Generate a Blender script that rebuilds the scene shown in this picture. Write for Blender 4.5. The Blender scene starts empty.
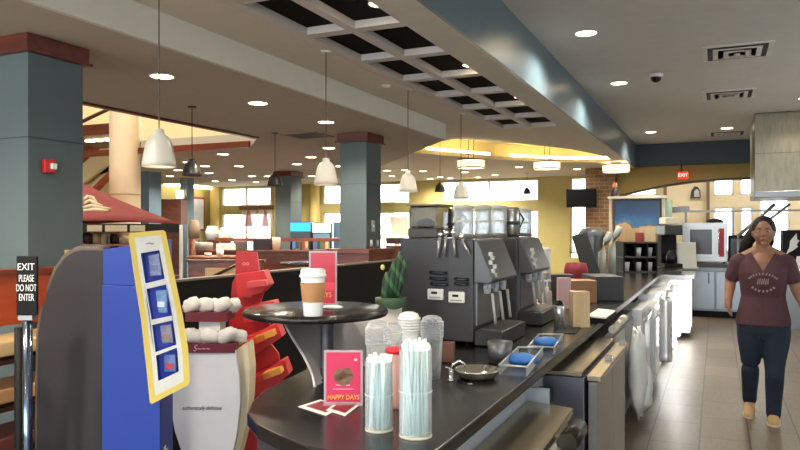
import bpy, bmesh, math, random
from mathutils import Vector, Matrix, noise
random.seed(7)
C = bpy.context.scene.collection
SC = bpy.context.scene
PI = math.pi
H = 1.53                                   # eye height of the photographer
TH = math.radians(24.3)                    # camera turned left of the counter's direction (+Y)
FW = Vector((-math.sin(TH), math.cos(TH), 0)); RT = Vector((math.cos(TH), math.sin(TH), 0))
FPX = 700.0
# ---------------------------------------------------------------- camera
cam = bpy.data.cameras.new('camera'); co = bpy.data.objects.new('camera', cam); C.objects.link(co)
cam.sensor_width = 36; cam.lens = FPX/800*36; cam.clip_start = .05; cam.clip_end = 200
co.location = (0, 0, H); co.rotation_euler = (PI/2, 0, TH); cam.shift_y = 5/800
SC.camera = co
# ---------------------------------------------------------------- world, sun, exposure
SC.view_settings.view_transform = 'Standard'; SC.view_settings.look = 'None'
SC.view_settings.exposure = 0.45; SC.view_settings.gamma = 1; SC.view_settings.use_curve_mapping = False
w = bpy.data.worlds.new('world'); SC.world = w; w.use_nodes = True
bg = w.node_tree.nodes['Background']; bg.inputs[0].default_value = (.88, .95, 1, 1); bg.inputs[1].default_value = 4.5
sun = bpy.data.lights.new('sun', 'SUN'); sun.energy = 26; sun.angle = .01; sun.color = (1, .97, .92)
so = bpy.data.objects.new('sun', sun); C.objects.link(so)
so.rotation_euler = Vector((-.80, .47, -.36)).to_track_quat('-Z', 'Y').to_euler()
LAMP_W = 5.0
# ---------------------------------------------------------------- geometry helpers
def V(px, d, py=None, z=0.0):
    p = FW*d + RT*((px-400)/FPX*d); z = z if py is None else H-(py-230)/FPX*d
    return Vector((p.x, p.y, z))
def G(px, py, z):                          # where a pixel's ray meets the level z
    d = FPX*(H-z)/(py-230); return V(px, d, z=z)
def YP(px, Y, py=None, z=0.0):             # where a pixel's ray meets the plane y=Y
    r = (px-400)/FPX; return V(px, Y/(FW.y+RT.y*r), py, z)
def XP(px, X, py=None, z=0.0):
    r = (px-400)/FPX; return V(px, X/(FW.x+RT.x*r), py, z)
class MB:
    def __init__(s): s.v = []; s.f = []; s.sm = []
    def add(s, vs, fs, smooth=False):
        b = len(s.v); s.v += [Vector(v) for v in vs]; s.f += [tuple(b+i for i in f) for f in fs]; s.sm += [smooth]*len(fs); return s
    def box(s, x0, x1, y0, y1, z0, z1):
        return s.add([(x, y, z) for z in (z0, z1) for y in (y0, y1) for x in (x0, x1)],
                     [(0,2,3,1),(4,5,7,6),(0,1,5,4),(2,6,7,3),(0,4,6,2),(1,3,7,5)])
    def cbox(s, c, sx, sy, sz, rz=0, tilt=None):
        m = Matrix.Rotation(rz, 3, 'Z')
        if tilt: m = m @ Matrix.Rotation(tilt[1], 3, tilt[0])
        c = Vector(c)
        return s.add([c+m@Vector((x*sx/2, y*sy/2, z*sz/2)) for z in (-1,1) for y in (-1,1) for x in (-1,1)],
                     [(0,2,3,1),(4,5,7,6),(0,1,5,4),(2,6,7,3),(0,4,6,2),(1,3,7,5)])
    def prism(s, poly, axis, a, b):        # poly = 2D points; axis 'x','y','z' extrusion a..b
        def q(p, t): return {'x': (t,p[0],p[1]), 'y': (p[0],t,p[1]), 'z': (p[0],p[1],t)}[axis]
        n = len(poly); vs = [q(p, a) for p in poly]+[q(p, b) for p in poly]
        fs = [tuple(range(n)), tuple(range(2*n-1, n-1, -1))]+[(i, (i+1)%n, n+(i+1)%n, n+i) for i in range(n)]
        return s.add(vs, fs)
    def lathe(s, prof, c=(0,0,0), n=24, smooth=True, closed=False, sx=1, sy=1):
        c = Vector(c); k = len(prof); vs = []
        for i in range(n):
            a = 2*PI*i/n; vs += [c+Vector((r*math.cos(a)*sx, r*math.sin(a)*sy, z)) for r, z in prof]
        fs = []
        for i in range(n):
            j = (i+1)%n
            for m in range(k-1): fs.append((i*k+m, j*k+m, j*k+m+1, i*k+m+1))
        s.add(vs, fs, smooth); return s
    def tube(s, pts, r, n=10, caps=True):
        pts = [Vector(p) for p in pts]; rs = r if isinstance(r, (list, tuple)) else [r]*len(pts); vs = []
        for i, p in enumerate(pts):
            t = (pts[min(i+1, len(pts)-1)]-pts[max(i-1, 0)]).normalized()
            u = t.cross(Vector((0,0,1)) if abs(t.z) < .95 else Vector((1,0,0))).normalized(); v = t.cross(u)
            vs += [p+(u*math.cos(2*PI*k/n)+v*math.sin(2*PI*k/n))*rs[i] for k in range(n)]
        m = len(pts); fs = [(i*n+k, i*n+(k+1)%n, (i+1)*n+(k+1)%n, (i+1)*n+k) for i in range(m-1) for k in range(n)]
        s.add(vs, fs, True)
        if caps: s.add(vs[:n], [tuple(range(n))[::-1]]); s.add(vs[-n:], [tuple(range(n))])
        return s
    def blob(s, c, rx, ry, rz, seg=12, rings=8, jit=0, f=3.0):
        c = Vector(c); vs = []; fs = []
        for i in range(rings+1):
            t = PI*i/rings
            for k in range(seg):
                a = 2*PI*k/seg; d = Vector((math.sin(t)*math.cos(a), math.sin(t)*math.sin(a), math.cos(t)))
                q = 1+(noise.noise(d*f+c*7)*jit if jit else 0)
                vs.append(c+Vector((d.x*rx, d.y*ry, d.z*rz))*q)
        for i in range(rings):
            for k in range(seg): fs.append((i*seg+k, (i+1)*seg+k, (i+1)*seg+(k+1)%seg, i*seg+(k+1)%seg))
        return s.add(vs, fs, True)
    def mesh(s, name):
        me = bpy.data.meshes.new(name); me.from_pydata([tuple(v) for v in s.v], [], s.f)
        me.polygons.foreach_set('use_smooth', s.sm)
        bm = bmesh.new(); bm.from_mesh(me); bmesh.ops.remove_doubles(bm, verts=bm.verts, dist=1e-5)
        bmesh.ops.recalc_face_normals(bm, faces=bm.faces); bm.to_mesh(me); bm.free(); return me
    def build(s, name, mat, parent=None, bevel=0, label=None):
        if parent is not None and parent.type == 'EMPTY' or parent is not None:
            inv = world_of(parent).inverted()
            s.v = [inv @ v for v in s.v]
        o = bpy.data.objects.new(name, s.mesh(name)); C.objects.link(o); o.data.materials.append(mat)
        if parent is not None: o.parent = parent
        if bevel:
            b = o.modifiers.new('bevel', 'BEVEL'); b.width = bevel; b.segments = 2; b.limit_method = 'ANGLE'; b.angle_limit = math.radians(40)
        if label: o['label'] = label
        return o
def world_of(o):
    m = Matrix.Translation(o.location) @ o.rotation_euler.to_matrix().to_4x4()
    return world_of(o.parent) @ m if o.parent else m
def tag(o, label, cat, group=None, kind=None):
    o['label'] = label; o['category'] = cat
    if group: o['group'] = group
    if kind: o['kind'] = kind
    return o
def thing(name, label, cat, loc=(0,0,0), rz=0, group=None):
    o = bpy.data.objects.new(name, None); C.objects.link(o); o.location = loc; o.rotation_euler = (0,0,rz)
    o.empty_display_size = .1
    return tag(o, label, cat, group)
def struct(name, mb, mat, bevel=0):
    o = mb.build(name, mat, bevel=bevel); o['kind'] = 'structure'; return o
def dup(root, loc, rz=0, label=None, group=None):
    r = root.copy(); C.objects.link(r); r.location = loc; r.rotation_euler = (0,0,rz)
    if label: r['label'] = label
    if group: r['group'] = group
    for ch in list(root.children):
        c = ch.copy(); C.objects.link(c); c.parent = r
        for g in list(ch.children):
            d = g.copy(); C.objects.link(d); d.parent = c
    return r
def text(name, s, size, mat, loc, rot, parent=None, ext=.001, sx=1, shear=0, font=None, spacing=1):
    cu = bpy.data.curves.new(name, 'FONT'); cu.body = s; cu.size = size; cu.extrude = ext; cu.align_x = 'CENTER'; cu.align_y = 'CENTER'; cu.shear = shear; cu.space_line = spacing
    t = bpy.data.objects.new(name, cu); C.objects.link(t); bpy.context.view_layer.update()
    me = bpy.data.meshes.new_from_object(t.evaluated_get(bpy.context.evaluated_depsgraph_get()))
    bpy.data.objects.remove(t); bpy.data.curves.remove(cu)
    m = Matrix.Translation(loc) @ rot.to_4x4() @ Matrix.Diagonal((sx,1,1,1))
    if parent is not None: m = world_of(parent).inverted() @ m
    me.transform(m); o = bpy.data.objects.new(name, me); C.objects.link(o); me.materials.clear(); me.materials.append(mat)
    if parent is not None: o.parent = parent
    return o
def facing(rz, tilt=0):                    # upright writing read from the -Y side, then turned by rz
    return Matrix.Rotation(rz, 3, 'Z') @ Matrix.Rotation(PI/2+tilt, 3, 'X')
# ---------------------------------------------------------------- materials
def lin(c): return tuple(((v/255)/12.92 if v/255 <= .04045 else ((v/255+.055)/1.055)**2.4) for v in c)
_m = {}
def M(rgb, rough=.6, metal=0, emit=0, noisy=0, scale=8, bump=0, trans=0, alpha=1, coat=0, spec=.5):
    key = (rgb, rough, metal, emit, noisy, scale, bump, trans, alpha, coat, spec)
    if key in _m: return _m[key]
    m = bpy.data.materials.new('paint'); m.use_nodes = True; nt = m.node_tree; b = nt.nodes['Principled BSDF']
    col = lin(rgb)+(1,)
    b.inputs['Base Color'].default_value = col; b.inputs['Roughness'].default_value = rough; b.inputs['Metallic'].default_value = metal
    b.inputs['Specular IOR Level'].default_value = spec
    if coat: b.inputs['Coat Weight'].default_value = coat; b.inputs['Coat Roughness'].default_value = .08
    if trans: b.inputs['Transmission Weight'].default_value = trans; b.inputs['IOR'].default_value = 1.25
    if alpha < 1: b.inputs['Alpha'].default_value = alpha
    if emit: b.inputs['Emission Color'].default_value = col; b.inputs['Emission Strength'].default_value = emit
    tc = nt.nodes.new('ShaderNodeTexCoord'); n = nt.nodes.new('ShaderNodeTexNoise'); n.inputs['Scale'].default_value = scale; n.inputs['Detail'].default_value = 5
    nt.links.new(tc.outputs['Object'], n.inputs['Vector'])
    amt = noisy or .06
    mx = nt.nodes.new('ShaderNodeMix'); mx.data_type = 'RGBA'
    mx.inputs[6].default_value = tuple(max(0, v*(1-amt)) for v in col[:3])+(1,); mx.inputs[7].default_value = tuple(min(1, v*(1+amt)) for v in col[:3])+(1,)
    nt.links.new(n.outputs['Fac'], mx.inputs[0]); nt.links.new(mx.outputs[2], b.inputs['Base Color'])
    if bump:
        bp = nt.nodes.new('ShaderNodeBump'); bp.inputs['Strength'].default_value = bump; bp.inputs['Distance'].default_value = .01
        nt.links.new(n.outputs['Fac'], bp.inputs['Height']); nt.links.new(bp.outputs[0], b.inputs['Normal'])
    _m[key] = m; return m
def brick_mat(c1, c2, mortar, bw, bh, ms=.01, rough=.5, rot=(0,0,0), loc=(0,0,0), bump=.2, off=.5, spec=.5):
    m = bpy.data.materials.new('laid'); m.use_nodes = True; nt = m.node_tree; b = nt.nodes['Principled BSDF']
    tc = nt.nodes.new('ShaderNodeTexCoord'); mp = nt.nodes.new('ShaderNodeMapping'); mp.inputs['Rotation'].default_value = rot; mp.inputs['Location'].default_value = loc
    br = nt.nodes.new('ShaderNodeTexBrick'); br.inputs['Scale'].default_value = 1; br.inputs['Brick Width'].default_value = bw; br.inputs['Row Height'].default_value = bh
    br.inputs['Mortar Size'].default_value = ms; br.inputs['Mortar Smooth'].default_value = .2; br.offset = off
    br.inputs['Color1'].default_value = lin(c1)+(1,); br.inputs['Color2'].default_value = lin(c2)+(1,); br.inputs['Mortar'].default_value = lin(mortar)+(1,)
    n = nt.nodes.new('ShaderNodeTexNoise'); n.inputs['Scale'].default_value = 6; n.inputs['Detail'].default_value = 6
    n2 = nt.nodes.new('ShaderNodeMapping'); n2.inputs['Scale'].default_value = (6, 1, 1)
    mx = nt.nodes.new('ShaderNodeMix'); mx.data_type = 'RGBA'; mx.blend_type = 'OVERLAY'; mx.inputs[0].default_value = .35
    L = nt.links.new
    L(tc.outputs['Object'], mp.inputs[0]); L(mp.outputs[0], br.inputs['Vector']); L(tc.outputs['Object'], n2.inputs[0]); L(n2.outputs[0], n.inputs['Vector'])
    L(br.outputs['Color'], mx.inputs[6]); L(n.outputs['Fac'], mx.inputs[7]); L(mx.outputs[2], b.inputs['Base Color'])
    b.inputs['Roughness'].default_value = rough; b.inputs['Specular IOR Level'].default_value = spec
    bp = nt.nodes.new('ShaderNodeBump'); bp.inputs['Strength'].default_value = bump; bp.inputs['Distance'].default_value = .005; bp.invert = True
    L(br.outputs['Fac'], bp.inputs['Height']); L(bp.outputs[0], b.inputs['Normal'])
    return m
def pane_mat():
    m = bpy.data.materials.new('pane glass'); m.use_nodes = True; nt = m.node_tree; nt.nodes.clear()
    o = nt.nodes.new('ShaderNodeOutputMaterial'); t = nt.nodes.new('ShaderNodeBsdfTransparent'); g = nt.nodes.new('ShaderNodeBsdfGlossy'); g.inputs['Roughness'].default_value = .03
    x = nt.nodes.new('ShaderNodeMixShader'); x.inputs[0].default_value = .06
    nt.links.new(t.outputs[0], x.inputs[1]); nt.links.new(g.outputs[0], x.inputs[2]); nt.links.new(x.outputs[0], o.inputs[0]); return m
def clear_mat(tint=(.95,.97,.97), g=.02):
    m = bpy.data.materials.new('clear plastic'); m.use_nodes = True; nt = m.node_tree; nt.nodes.clear()
    o = nt.nodes.new('ShaderNodeOutputMaterial'); t = nt.nodes.new('ShaderNodeBsdfTransparent'); t.inputs[0].default_value = tint+(1,)
    gl = nt.nodes.new('ShaderNodeBsdfPrincipled'); gl.inputs['Base Color'].default_value = (.8,.82,.84,1); gl.inputs['Roughness'].default_value = .08
    f = nt.nodes.new('ShaderNodeLayerWeight'); f.inputs[0].default_value = .22
    a = nt.nodes.new('ShaderNodeMath'); a.operation = 'ADD'; a.inputs[1].default_value = g
    x = nt.nodes.new('ShaderNodeMixShader')
    nt.links.new(f.outputs['Facing'], a.inputs[0]); nt.links.new(a.outputs[0], x.inputs[0])
    nt.links.new(t.outputs[0], x.inputs[1]); nt.links.new(gl.outputs[0], x.inputs[2]); nt.links.new(x.outputs[0], o.inputs[0]); return m
def wood(c1, c2, rough=.4, axis=1, scale=1.2):
    m = bpy.data.materials.new('wood'); m.use_nodes = True; nt = m.node_tree; b = nt.nodes['Principled BSDF']
    tc = nt.nodes.new('ShaderNodeTexCoord'); mp = nt.nodes.new('ShaderNodeMapping'); s = [14,14,14]; s[axis] = 1; mp.inputs['Scale'].default_value = s
    n = nt.nodes.new('ShaderNodeTexNoise'); n.inputs['Scale'].default_value = scale; n.inputs['Detail'].default_value = 6
    r = nt.nodes.new('ShaderNodeValToRGB'); r.color_ramp.elements[0].position = .35; r.color_ramp.elements[1].position = .65
    r.color_ramp.elements[0].color = lin(c1)+(1,); r.color_ramp.elements[1].color = lin(c2)+(1,)
    L = nt.links.new; L(tc.outputs['Object'], mp.inputs[0]); L(mp.outputs[0], n.inputs['Vector']); L(n.outputs['Fac'], r.inputs[0]); L(r.outputs[0], b.inputs['Base Color'])
    b.inputs['Roughness'].default_value = rough; return m
def steel(rgb=(170,172,172), rough=.28):
    m = M(rgb, rough, .9, noisy=.08, scale=3); return m
def stripes(c1, c2, vec, scale, rough=.5):
    m = bpy.data.materials.new('striped'); m.use_nodes = True; nt = m.node_tree; b = nt.nodes['Principled BSDF']
    tc = nt.nodes.new('ShaderNodeTexCoord'); d = nt.nodes.new('ShaderNodeVectorMath'); d.operation = 'DOT_PRODUCT'; d.inputs[1].default_value = vec
    s = nt.nodes.new('ShaderNodeMath'); s.operation = 'MULTIPLY'; s.inputs[1].default_value = scale
    q = nt.nodes.new('ShaderNodeMath'); q.operation = 'SINE'; r = nt.nodes.new('ShaderNodeValToRGB')
    r.color_ramp.elements[0].position = .4; r.color_ramp.elements[1].position = .6; r.color_ramp.elements[0].color = lin(c1)+(1,); r.color_ramp.elements[1].color = lin(c2)+(1,)
    L = nt.links.new; L(tc.outputs['Object'], d.inputs[0]); L(d.outputs['Value'], s.inputs[0]); L(s.outputs[0], q.inputs[0]); L(q.outputs[0], r.inputs[0]); L(r.outputs[0], b.inputs['Base Color'])
    b.inputs['Roughness'].default_value = rough; return m
TAN = M((178,170,155), .85); TANFACE = M((206,204,192), .85); CEILR = M((206,205,200), .75); HIGH = M((212,205,190), .85)
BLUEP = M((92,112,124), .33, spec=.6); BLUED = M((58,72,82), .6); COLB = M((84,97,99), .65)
YEL = M((188,178,118), .8); CREAM = M((232,214,168), .85); GOLD = M((168,144,84), .8)
DKW = wood((84,34,22), (112,48,30), .35, 0); ORW = wood((150,58,24), (172,74,36), .4, 1); DARKW = wood((52,28,20), (78,42,30), .4, 0)
BLACK = M((12,12,13), .6, spec=.25); BLACKG = M((20,20,22), .18); DGREY = M((62,61,62), .5); WHITE = M((232,232,228), .5); WHITEG = M((235,235,232), .25)
STEEL = steel(); STEELD = steel((120,122,124), .3); STEELW = steel((200,190,170), .22); CHROME = M((215,215,215), .08, 1)
RED = M((190,24,28), .4); REDD = M((150,14,20), .5); MAROON = M((118,26,34), .7); MAR2 = M((104,20,36), .5)
CLEAR = clear_mat(); CLEARJ = clear_mat((.8,.82,.82), .22); CLEARC = clear_mat((.93,.94,.95), .12); PANE = pane_mat(); BLUE = M((5,48,138), .55, noisy=.04); BLUEK = M((24,44,120), .5)
GRAN = M((24,22,21), .24, noisy=1.0, scale=70, spec=.5)
KRAFT = M((168,122,80), .8); PAPER = M((236,234,228), .7)
GLOW = M((255,240,205), .5, emit=9); GLOWS = M((255,232,185), .5, emit=14)
# ================================================================ STRUCTURE
# floors
tile = brick_mat((112,100,86), (98,88,76), (50,44,40), .60, .333, .006, .36, rot=(0,0,PI/2), loc=(0,.11,0), bump=.25, off=.4)
struct('floor', MB().box(-1.75, 4.2, -4, 24, -.1, 0), tile)
struct('floor_dining', MB().box(-13.3, -1.75, -4, 24, -.1, -.0), M((88,76,66), .75, noisy=.3, scale=5))
struct('ground', MB().box(-60, 60, 24, 70, -.3, -.15), M((170,172,160), .9))
def slab(poly, holes, z0, z1, name, mat):
    bm = bmesh.new()
    for z in (z0, z1):
        edges = []
        for lp in [poly]+holes:
            vs = [bm.verts.new((p[0], p[1], z)) for p in lp]
            edges += [bm.edges.new((vs[i], vs[(i+1)%len(vs)])) for i in range(len(vs))]
        bmesh.ops.triangle_fill(bm, edges=edges, use_beauty=True)
    me = bpy.data.meshes.new(name); 
    for lp in [poly]+holes:
        for i in range(len(lp)):
            a, b = lp[i], lp[(i+1)%len(lp)]
            q = [bm.verts.new((a[0],a[1],z0)), bm.verts.new((b[0],b[1],z0)), bm.verts.new((b[0],b[1],z1)), bm.verts.new((a[0],a[1],z1))]
            bm.faces.new(q)
    bmesh.ops.remove_doubles(bm, verts=bm.verts, dist=1e-4); bmesh.ops.recalc_face_normals(bm, faces=bm.faces)
    bm.to_mesh(me); bm.free(); o = bpy.data.objects.new(name, me); C.objects.link(o); me.materials.append(mat); o['kind'] = 'structure'; return o
# right ceiling over the aisle, blue fascia, bottom band
struct('ceiling', MB().box(-1.43, 4.2, -4, 14.75, 3.2, 3.35), CEILR)
struct('wall_fascia', MB().box(-1.45, -1.426, -4, 14.4, 2.75, 3.2), BLUEP)
struct('trim_1', MB().box(-1.64, -1.45, -4, 14.5, 2.75, 3.35), TANFACE)
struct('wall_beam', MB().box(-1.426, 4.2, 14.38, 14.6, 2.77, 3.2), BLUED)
# high ceiling with the tray
tray = [(-3.15,8.83),(-2.5,9.7),(-2.0,10.7),(-1.66,12.0),(-1.66,13.0),(-2.5,12.75),(-3.5,11.7),(-4.39,10.1),(-3.9,9.3)]
high = [(-2.83,-4),(-2.43,-4),(-2.43,8.25),(-1.64,8.25),(-1.64,16.2),(-13.4,16.2),(-13.4,12.1),(-6.4,12.1),(-2.83,7.5)]
slab(high, [tray], 2.75, 2.81, 'ceiling_high', HIGH)
struct('ceiling_tray', MB().prism(tray, 'z', 3.02, 3.06), M((238,226,196), .8))
mb = MB(); n = len(tray)
for i in range(n):
    a, b = tray[i], tray[(i+1)%n]; mb.add([(a[0],a[1],2.75),(b[0],b[1],2.75),(b[0],b[1],3.03),(a[0],a[1],3.03)], [(0,1,2,3)])
struct('trim_2', mb, M((236,218,170), .8))
# low tan ceiling
low = [(-2.83,-4),(-2.83,7.55),(-6.5,12.2),(-13.4,12.2),(-13.4,9.5),(-9.4,9.5),(-7.1,7.2),(-5.3,7.2),(-4.68,6.5),(-4.68,-4)]
slab(low, [], 2.57, 2.74, 'ceiling_low', TAN)
struct('trim_3', MB().box(-2.86, -2.828, -4, 7.55, 2.565, 2.76), TANFACE)
# atrium over the stair
struct('wall_atrium', MB().box(-7.1, -5.3, 7.2, 7.35, 2.74, 5.6).prism([(-5.3,7.2),(-4.68,6.5),(-4.5,6.6),(-5.2,7.35)], 'z', 2.74, 5.6), CREAM)
struct('trim_4', MB().box(-13.3, -5.3, 7.16, 7.2, 2.56, 2.64).box(-4.72, -4.66, -4, 6.5, 2.55, 2.6), DKW)
struct('wall_stair', MB().box(-13.4, -9.3, 9.5, 9.62, 0, 5.6), CREAM)
struct('ceiling_atrium', MB().box(-13.4, -4.4, -4, 9.7, 5.6, 5.7), M((200,180,150), .8))
struct('wall_atrium_right', MB().box(-4.66, -4.56, -4, 6.6, 2.74, 5.6), CREAM)
struct('wall_left', MB().box(-13.4, -13.2, -4, 16.2, 0, 5.6), YEL)
# far window wall
XW0, XW1 = -13.2, -2.37
wins = [(221,271), (322,410), (441,539), (570,588)]
mb = MB(); xs = [XW0]
for a, b in wins: xs += [YP(a,16).x, YP(b,16).x]
xs.append(XW1)
for i in range(0, len(xs), 2): mb.box(xs[i], xs[i+1], 16, 16.18, 0, 2.78)
for i in range(1, len(xs)-1, 2):
    z = [.9, 2.0, 2.19, 2.72] if i < 7 else [.9, 1.0, 1.0, 2.72]
    mb.box(xs[i], xs[i+1], 16, 16.18, 0, z[0]).box(xs[i], xs[i+1], 16, 16.18, z[1], z[2]).box(xs[i], xs[i+1], 16, 16.18, z[3], 2.78)
struct('wall_back', mb, YEL)
for k in range(4):
    x0, x1 = xs[1+2*k], xs[2+2*k]; mb = MB()
    for za, zb in (((.9,2.0),(2.19,2.72)) if k < 3 else ((1.0,2.72),)):
        mb.box(x0, x1, 16.02, 16.08, za, za+.04).box(x0, x1, 16.02, 16.08, zb-.04, zb).box(x0, x0+.04, 16.02, 16.08, za, zb).box(x1-.04, x1, 16.02, 16.08, za, zb)
        if x1-x0 > 1:
            nn = 2
            for q in range(1, nn): mb.box(x0+(x1-x0)*q/nn-.02, x0+(x1-x0)*q/nn+.02, 16.03, 16.07, za, zb)
    wo = struct('window_%d' % (k+1), mb, M((196,186,150), .6))
    p = MB().box(x0, x1, 16.05, 16.055, .9, 2.72).build('window_pane', PANE, wo)
# yellow half-round wall pilasters
for a, b in ((209,221), (309,321)):
    q = YP((a+b)/2, 15.95); struct('trim_%d' % (5 if a == 209 else 6), MB().lathe([(.13,0),(.13,2.75)], (q.x, q.y, 0)), M((226,204,130), .7))
# brick pillar and arch wall
brick = brick_mat((150,112,82), (126,94,68), (160,142,116), .2, .075, .008, .85, rot=(PI/2,0,0), bump=.4)
struct('wall_brick', MB().box(-2.37, -1.8, 14.2, 16.2, 0, 2.75), brick)
arch = [(-1.8,0),(-1.8,2.22),(-1.4,2.31),(-.9,2.41),(-.4,2.47),(.1,2.50),(.6,2.51),(1.1,2.50),(1.6,2.47),(2.1,2.41),(2.6,2.31),(3.0,2.22),(3.0,0),(4.2,0),(4.2,2.8),(-1.8,2.8)]
struct('wall_arch', MB().prism(arch[1:12]+[(3.0,0),(4.2,0),(4.2,2.8),(-1.8,2.8)], 'y', 14.5, 14.7), GOLD)
struct('trim_7', MB().prism([p for p in arch[1:12]]+[(p[0],p[1]-.03) for p in arch[11:0:-1]], 'y', 14.47, 14.72), M((50,36,26), .5))
# hall behind the arch
hx = [YP(a,20).x for a in (560, 622,657, 713,734, 740,760, 768,800, 830)]
mb = MB(); hz = 4.0
hw = [(YP(622,20).x, YP(657,20).x, 2.45, 2.85), (YP(713,20).x, YP(734,20).x, 2.42, 3.1), (YP(713,20).x, YP(734,20).x, .95, 2.12), (YP(740,20).x, YP(753,20).x, 2.42, 3.1), (YP(740,20).x, YP(753,20).x, .95, 2.12), (YP(759,20).x, YP(790,20).x, .95, 3.1)]
cols = sorted(set([-2.3, 6.0]+[x for w_ in hw for x in w_[:2]]))
for i in range(len(cols)-1):
    a, b = cols[i], cols[i+1]; op = sorted((z0, z1) for (x0, x1, z0, z1) in hw if x0 < (a+b)/2 < x1); z = 0
    for z0, z1 in op: mb.box(a, b, 20, 20.2, z, z0); z = z1
    mb.box(a, b, 20, 20.2, z, hz)
struct('wall_hall', mb, M((226,214,188), .8))
struct('wall_hall_right', MB().box(5.9, 6, 14.75, 20.2, 0, hz).box(4.2,6,14.65,14.75,0,hz).box(-2.3,4.2,14.7,14.75,3.2,hz+.1), CREAM)
struct('ceiling_hall', MB().box(-2.35, 6, 14.75, 20.2, hz, hz+.1), M((220,210,190), .8))
struct('wall_hall_left', MB().box(-2.35, -2.2, 16.2, 20, 0, hz), M((226,214,188), .8))
for k, (x0, x1, z0, z1) in enumerate(hw):
    f = MB().box(x0, x1, 20.02, 20.1, z0, z0+.05).box(x0, x1, 20.02, 20.1, z1-.05, z1).box(x0, x0+.05, 20.02, 20.1, z0, z1).box(x1-.05, x1, 20.02, 20.1, z0, z1)
    wo = struct('window_%d' % (k+5), f, WHITE); MB().box(x0, x1, 20.06, 20.065, z0, z1).build('window_pane', PANE, wo)
# out of view: right wall window shaped to aim the sun, rear windows enlarged for fill
struct('wall_right', MB().box(4.0, 4.2, -4, 4.9, 0, 3.2).box(4.0, 4.2, 4.9, 8.7, 0, 2.1).box(4.0, 4.2, 4.9, 8.7, 2.95, 3.2).box(4.0, 4.2, 8.7, 14.75, 0, 3.2), M((190,186,176), .8))
struct('wall_rear', MB().box(-13.4, 4.2, -4.2, -4, 0, .4).box(-13.4, 4.2, -4.2, -4, 3.0, 5.7).box(-13.4, -10, -4.2, -4, .4, 3.0).box(-3.0, -2.7, -4.2, -4, .4, 3.0).box(3.6, 4.2, -4.2, -4, .4, 3.0), YEL)
# coffered ceiling: white grid, dark panels above
mb = MB(); x0, x1 = -2.43, -1.64
mb.box(x0, x0+.09, -4, 8.25, 2.752, 2.80).box(x1-.05, x1, -4, 8.25, 2.752, 2.80).box(-2.06, -2.0, -4, 8.25, 2.752, 2.80)
ys = [3.76+.74*k for k in range(-10, 7)]
for y in ys: mb.box(x0+.091, -2.061, y, y+.09, 2.754, 2.80).box(-1.999, x1-.051, y, y+.09, 2.754, 2.80)
struct('ceiling_grid', mb, M((206,200,194), .7))
struct('ceiling_panel', MB().box(x0, x1, -4, 8.25, 2.802, 2.84), M((18,16,15), .8, noisy=.4, scale=3, spec=.1))
# columns
def column(x0, x1, y0, y1, zc, name, label, crown=True):
    t = thing(name, label, 'column', ((x0+x1)/2, (y0+y1)/2, 0)); t['kind'] = 'structure'
    MB().box(x0, x1, y0, y1, 0, zc-.002).build('shaft', COLB, t)
    MB().box(x0-.003, x1+.003, y0-.003, y1+.003, 2.02, 2.026).build('joint', M((60,68,70), .7), t)
    if crown:
        MB().box(x0-.025, x1+.025, y0-.025, y1+.025, zc-.085, zc-.003).box(x0-.04, x1+.04, y0-.04, y1+.04, zc-.1, zc-.085).build('crown', DKW, t, .004)
    return t
c1 = column(-3.68, -3.31, 2.56, 2.91, 2.57, 'square_column', 'blue grey square column at far left with a red alarm on it')
c2 = column(-3.70, -3.38, 6.62, 6.97, 2.57, 'square_column', 'blue grey square column in the middle standing on a wooden plinth')
MB().box(-3.76, -3.29, 6.5, 7.08, 0, 1.30).box(-3.79, -3.27, 6.47, 7.11, 1.28, 1.33).build('plinth', DKW, c2, .005)
c3 = column(-7.12, -6.8, 10.4, 10.75, 2.57, 'square_column', 'farther blue grey square column beside the drinks coolers')
q = V(125, 9.5)
t = thing('round_column', 'tall cream round column rising past the stair behind the tent', 'column', (q.x, q.y, 0)); t['kind'] = 'structure'
MB().lathe([(.2,0),(.2,5.59)], (q.x, q.y, 0), 32).build('shaft', M((226,208,180), .6), t)
MB().lathe([(.203,2.0),(.203,2.015)], (q.x, q.y, 0), 32).build('joint', M((170,150,125), .6), t)
q0, q1 = V(140, 12.5), V(153, 12.5)
t = thing('square_column', 'dull blue column right of the cream round column', 'column', (q0.x, q0.y, 0)); t['kind'] = 'structure'
MB().box(q0.x, q1.x, q0.y, q0.y+.3, 0, 2.57).build('shaft', M((84,104,118), .7), t)
q0, q1 = V(180, 14), V(190, 14)
t = thing('square_column', 'slim pale blue column beside the dark brown cabinet', 'column', (q0.x, q0.y, 0)); t['kind'] = 'structure'
MB().box(q0.x, q1.x, q0.y, q0.y+.2, 0, 2.75).build('shaft', M((100,124,136), .7), t)
# fire alarm, switch plates
def plate(px, py, X, w_, h_, name, label, cat, mat=None, Y=None):
    p = XP(px, X, py) if Y is None else YP(px, Y, py)
    t = thing(name, label, cat, p)
    if Y is None: MB().box(p.x+.001, p.x+.008, p.y-w_/2, p.y+w_/2, p.z-h_/2, p.z+h_/2).build('plate', mat, t, .002); MB().box(p.x+.006, p.x+.014, p.y-.006, p.y+.006, p.z-.012, p.z+.012).build('toggle', WHITE, t)
    return t
p = XP(47, -3.31, 166)
t = thing('fire_alarm', 'small red fire alarm with a clear strobe on the left column', 'alarm', p)
MB().box(p.x, p.x+.03, p.y-.035, p.y+.035, p.z-.04, p.z+.035).build('body', RED, t, .006)
MB().box(p.x+.03, p.x+.045, p.y-.005, p.y+.03, p.z-.018, p.z+.014).build('strobe', WHITEG, t, .004)
plate(68, 256, -3.31, .05, .07, 'light_switch', 'cream switch plate low on the far left column', 'switch', M((214,196,140), .5))
plate(371, 243, -3.38, .05, .07, 'light_switch', 'grey switch plate on the middle column, left of its pair', 'switch', M((190,190,184), .5))
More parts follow.
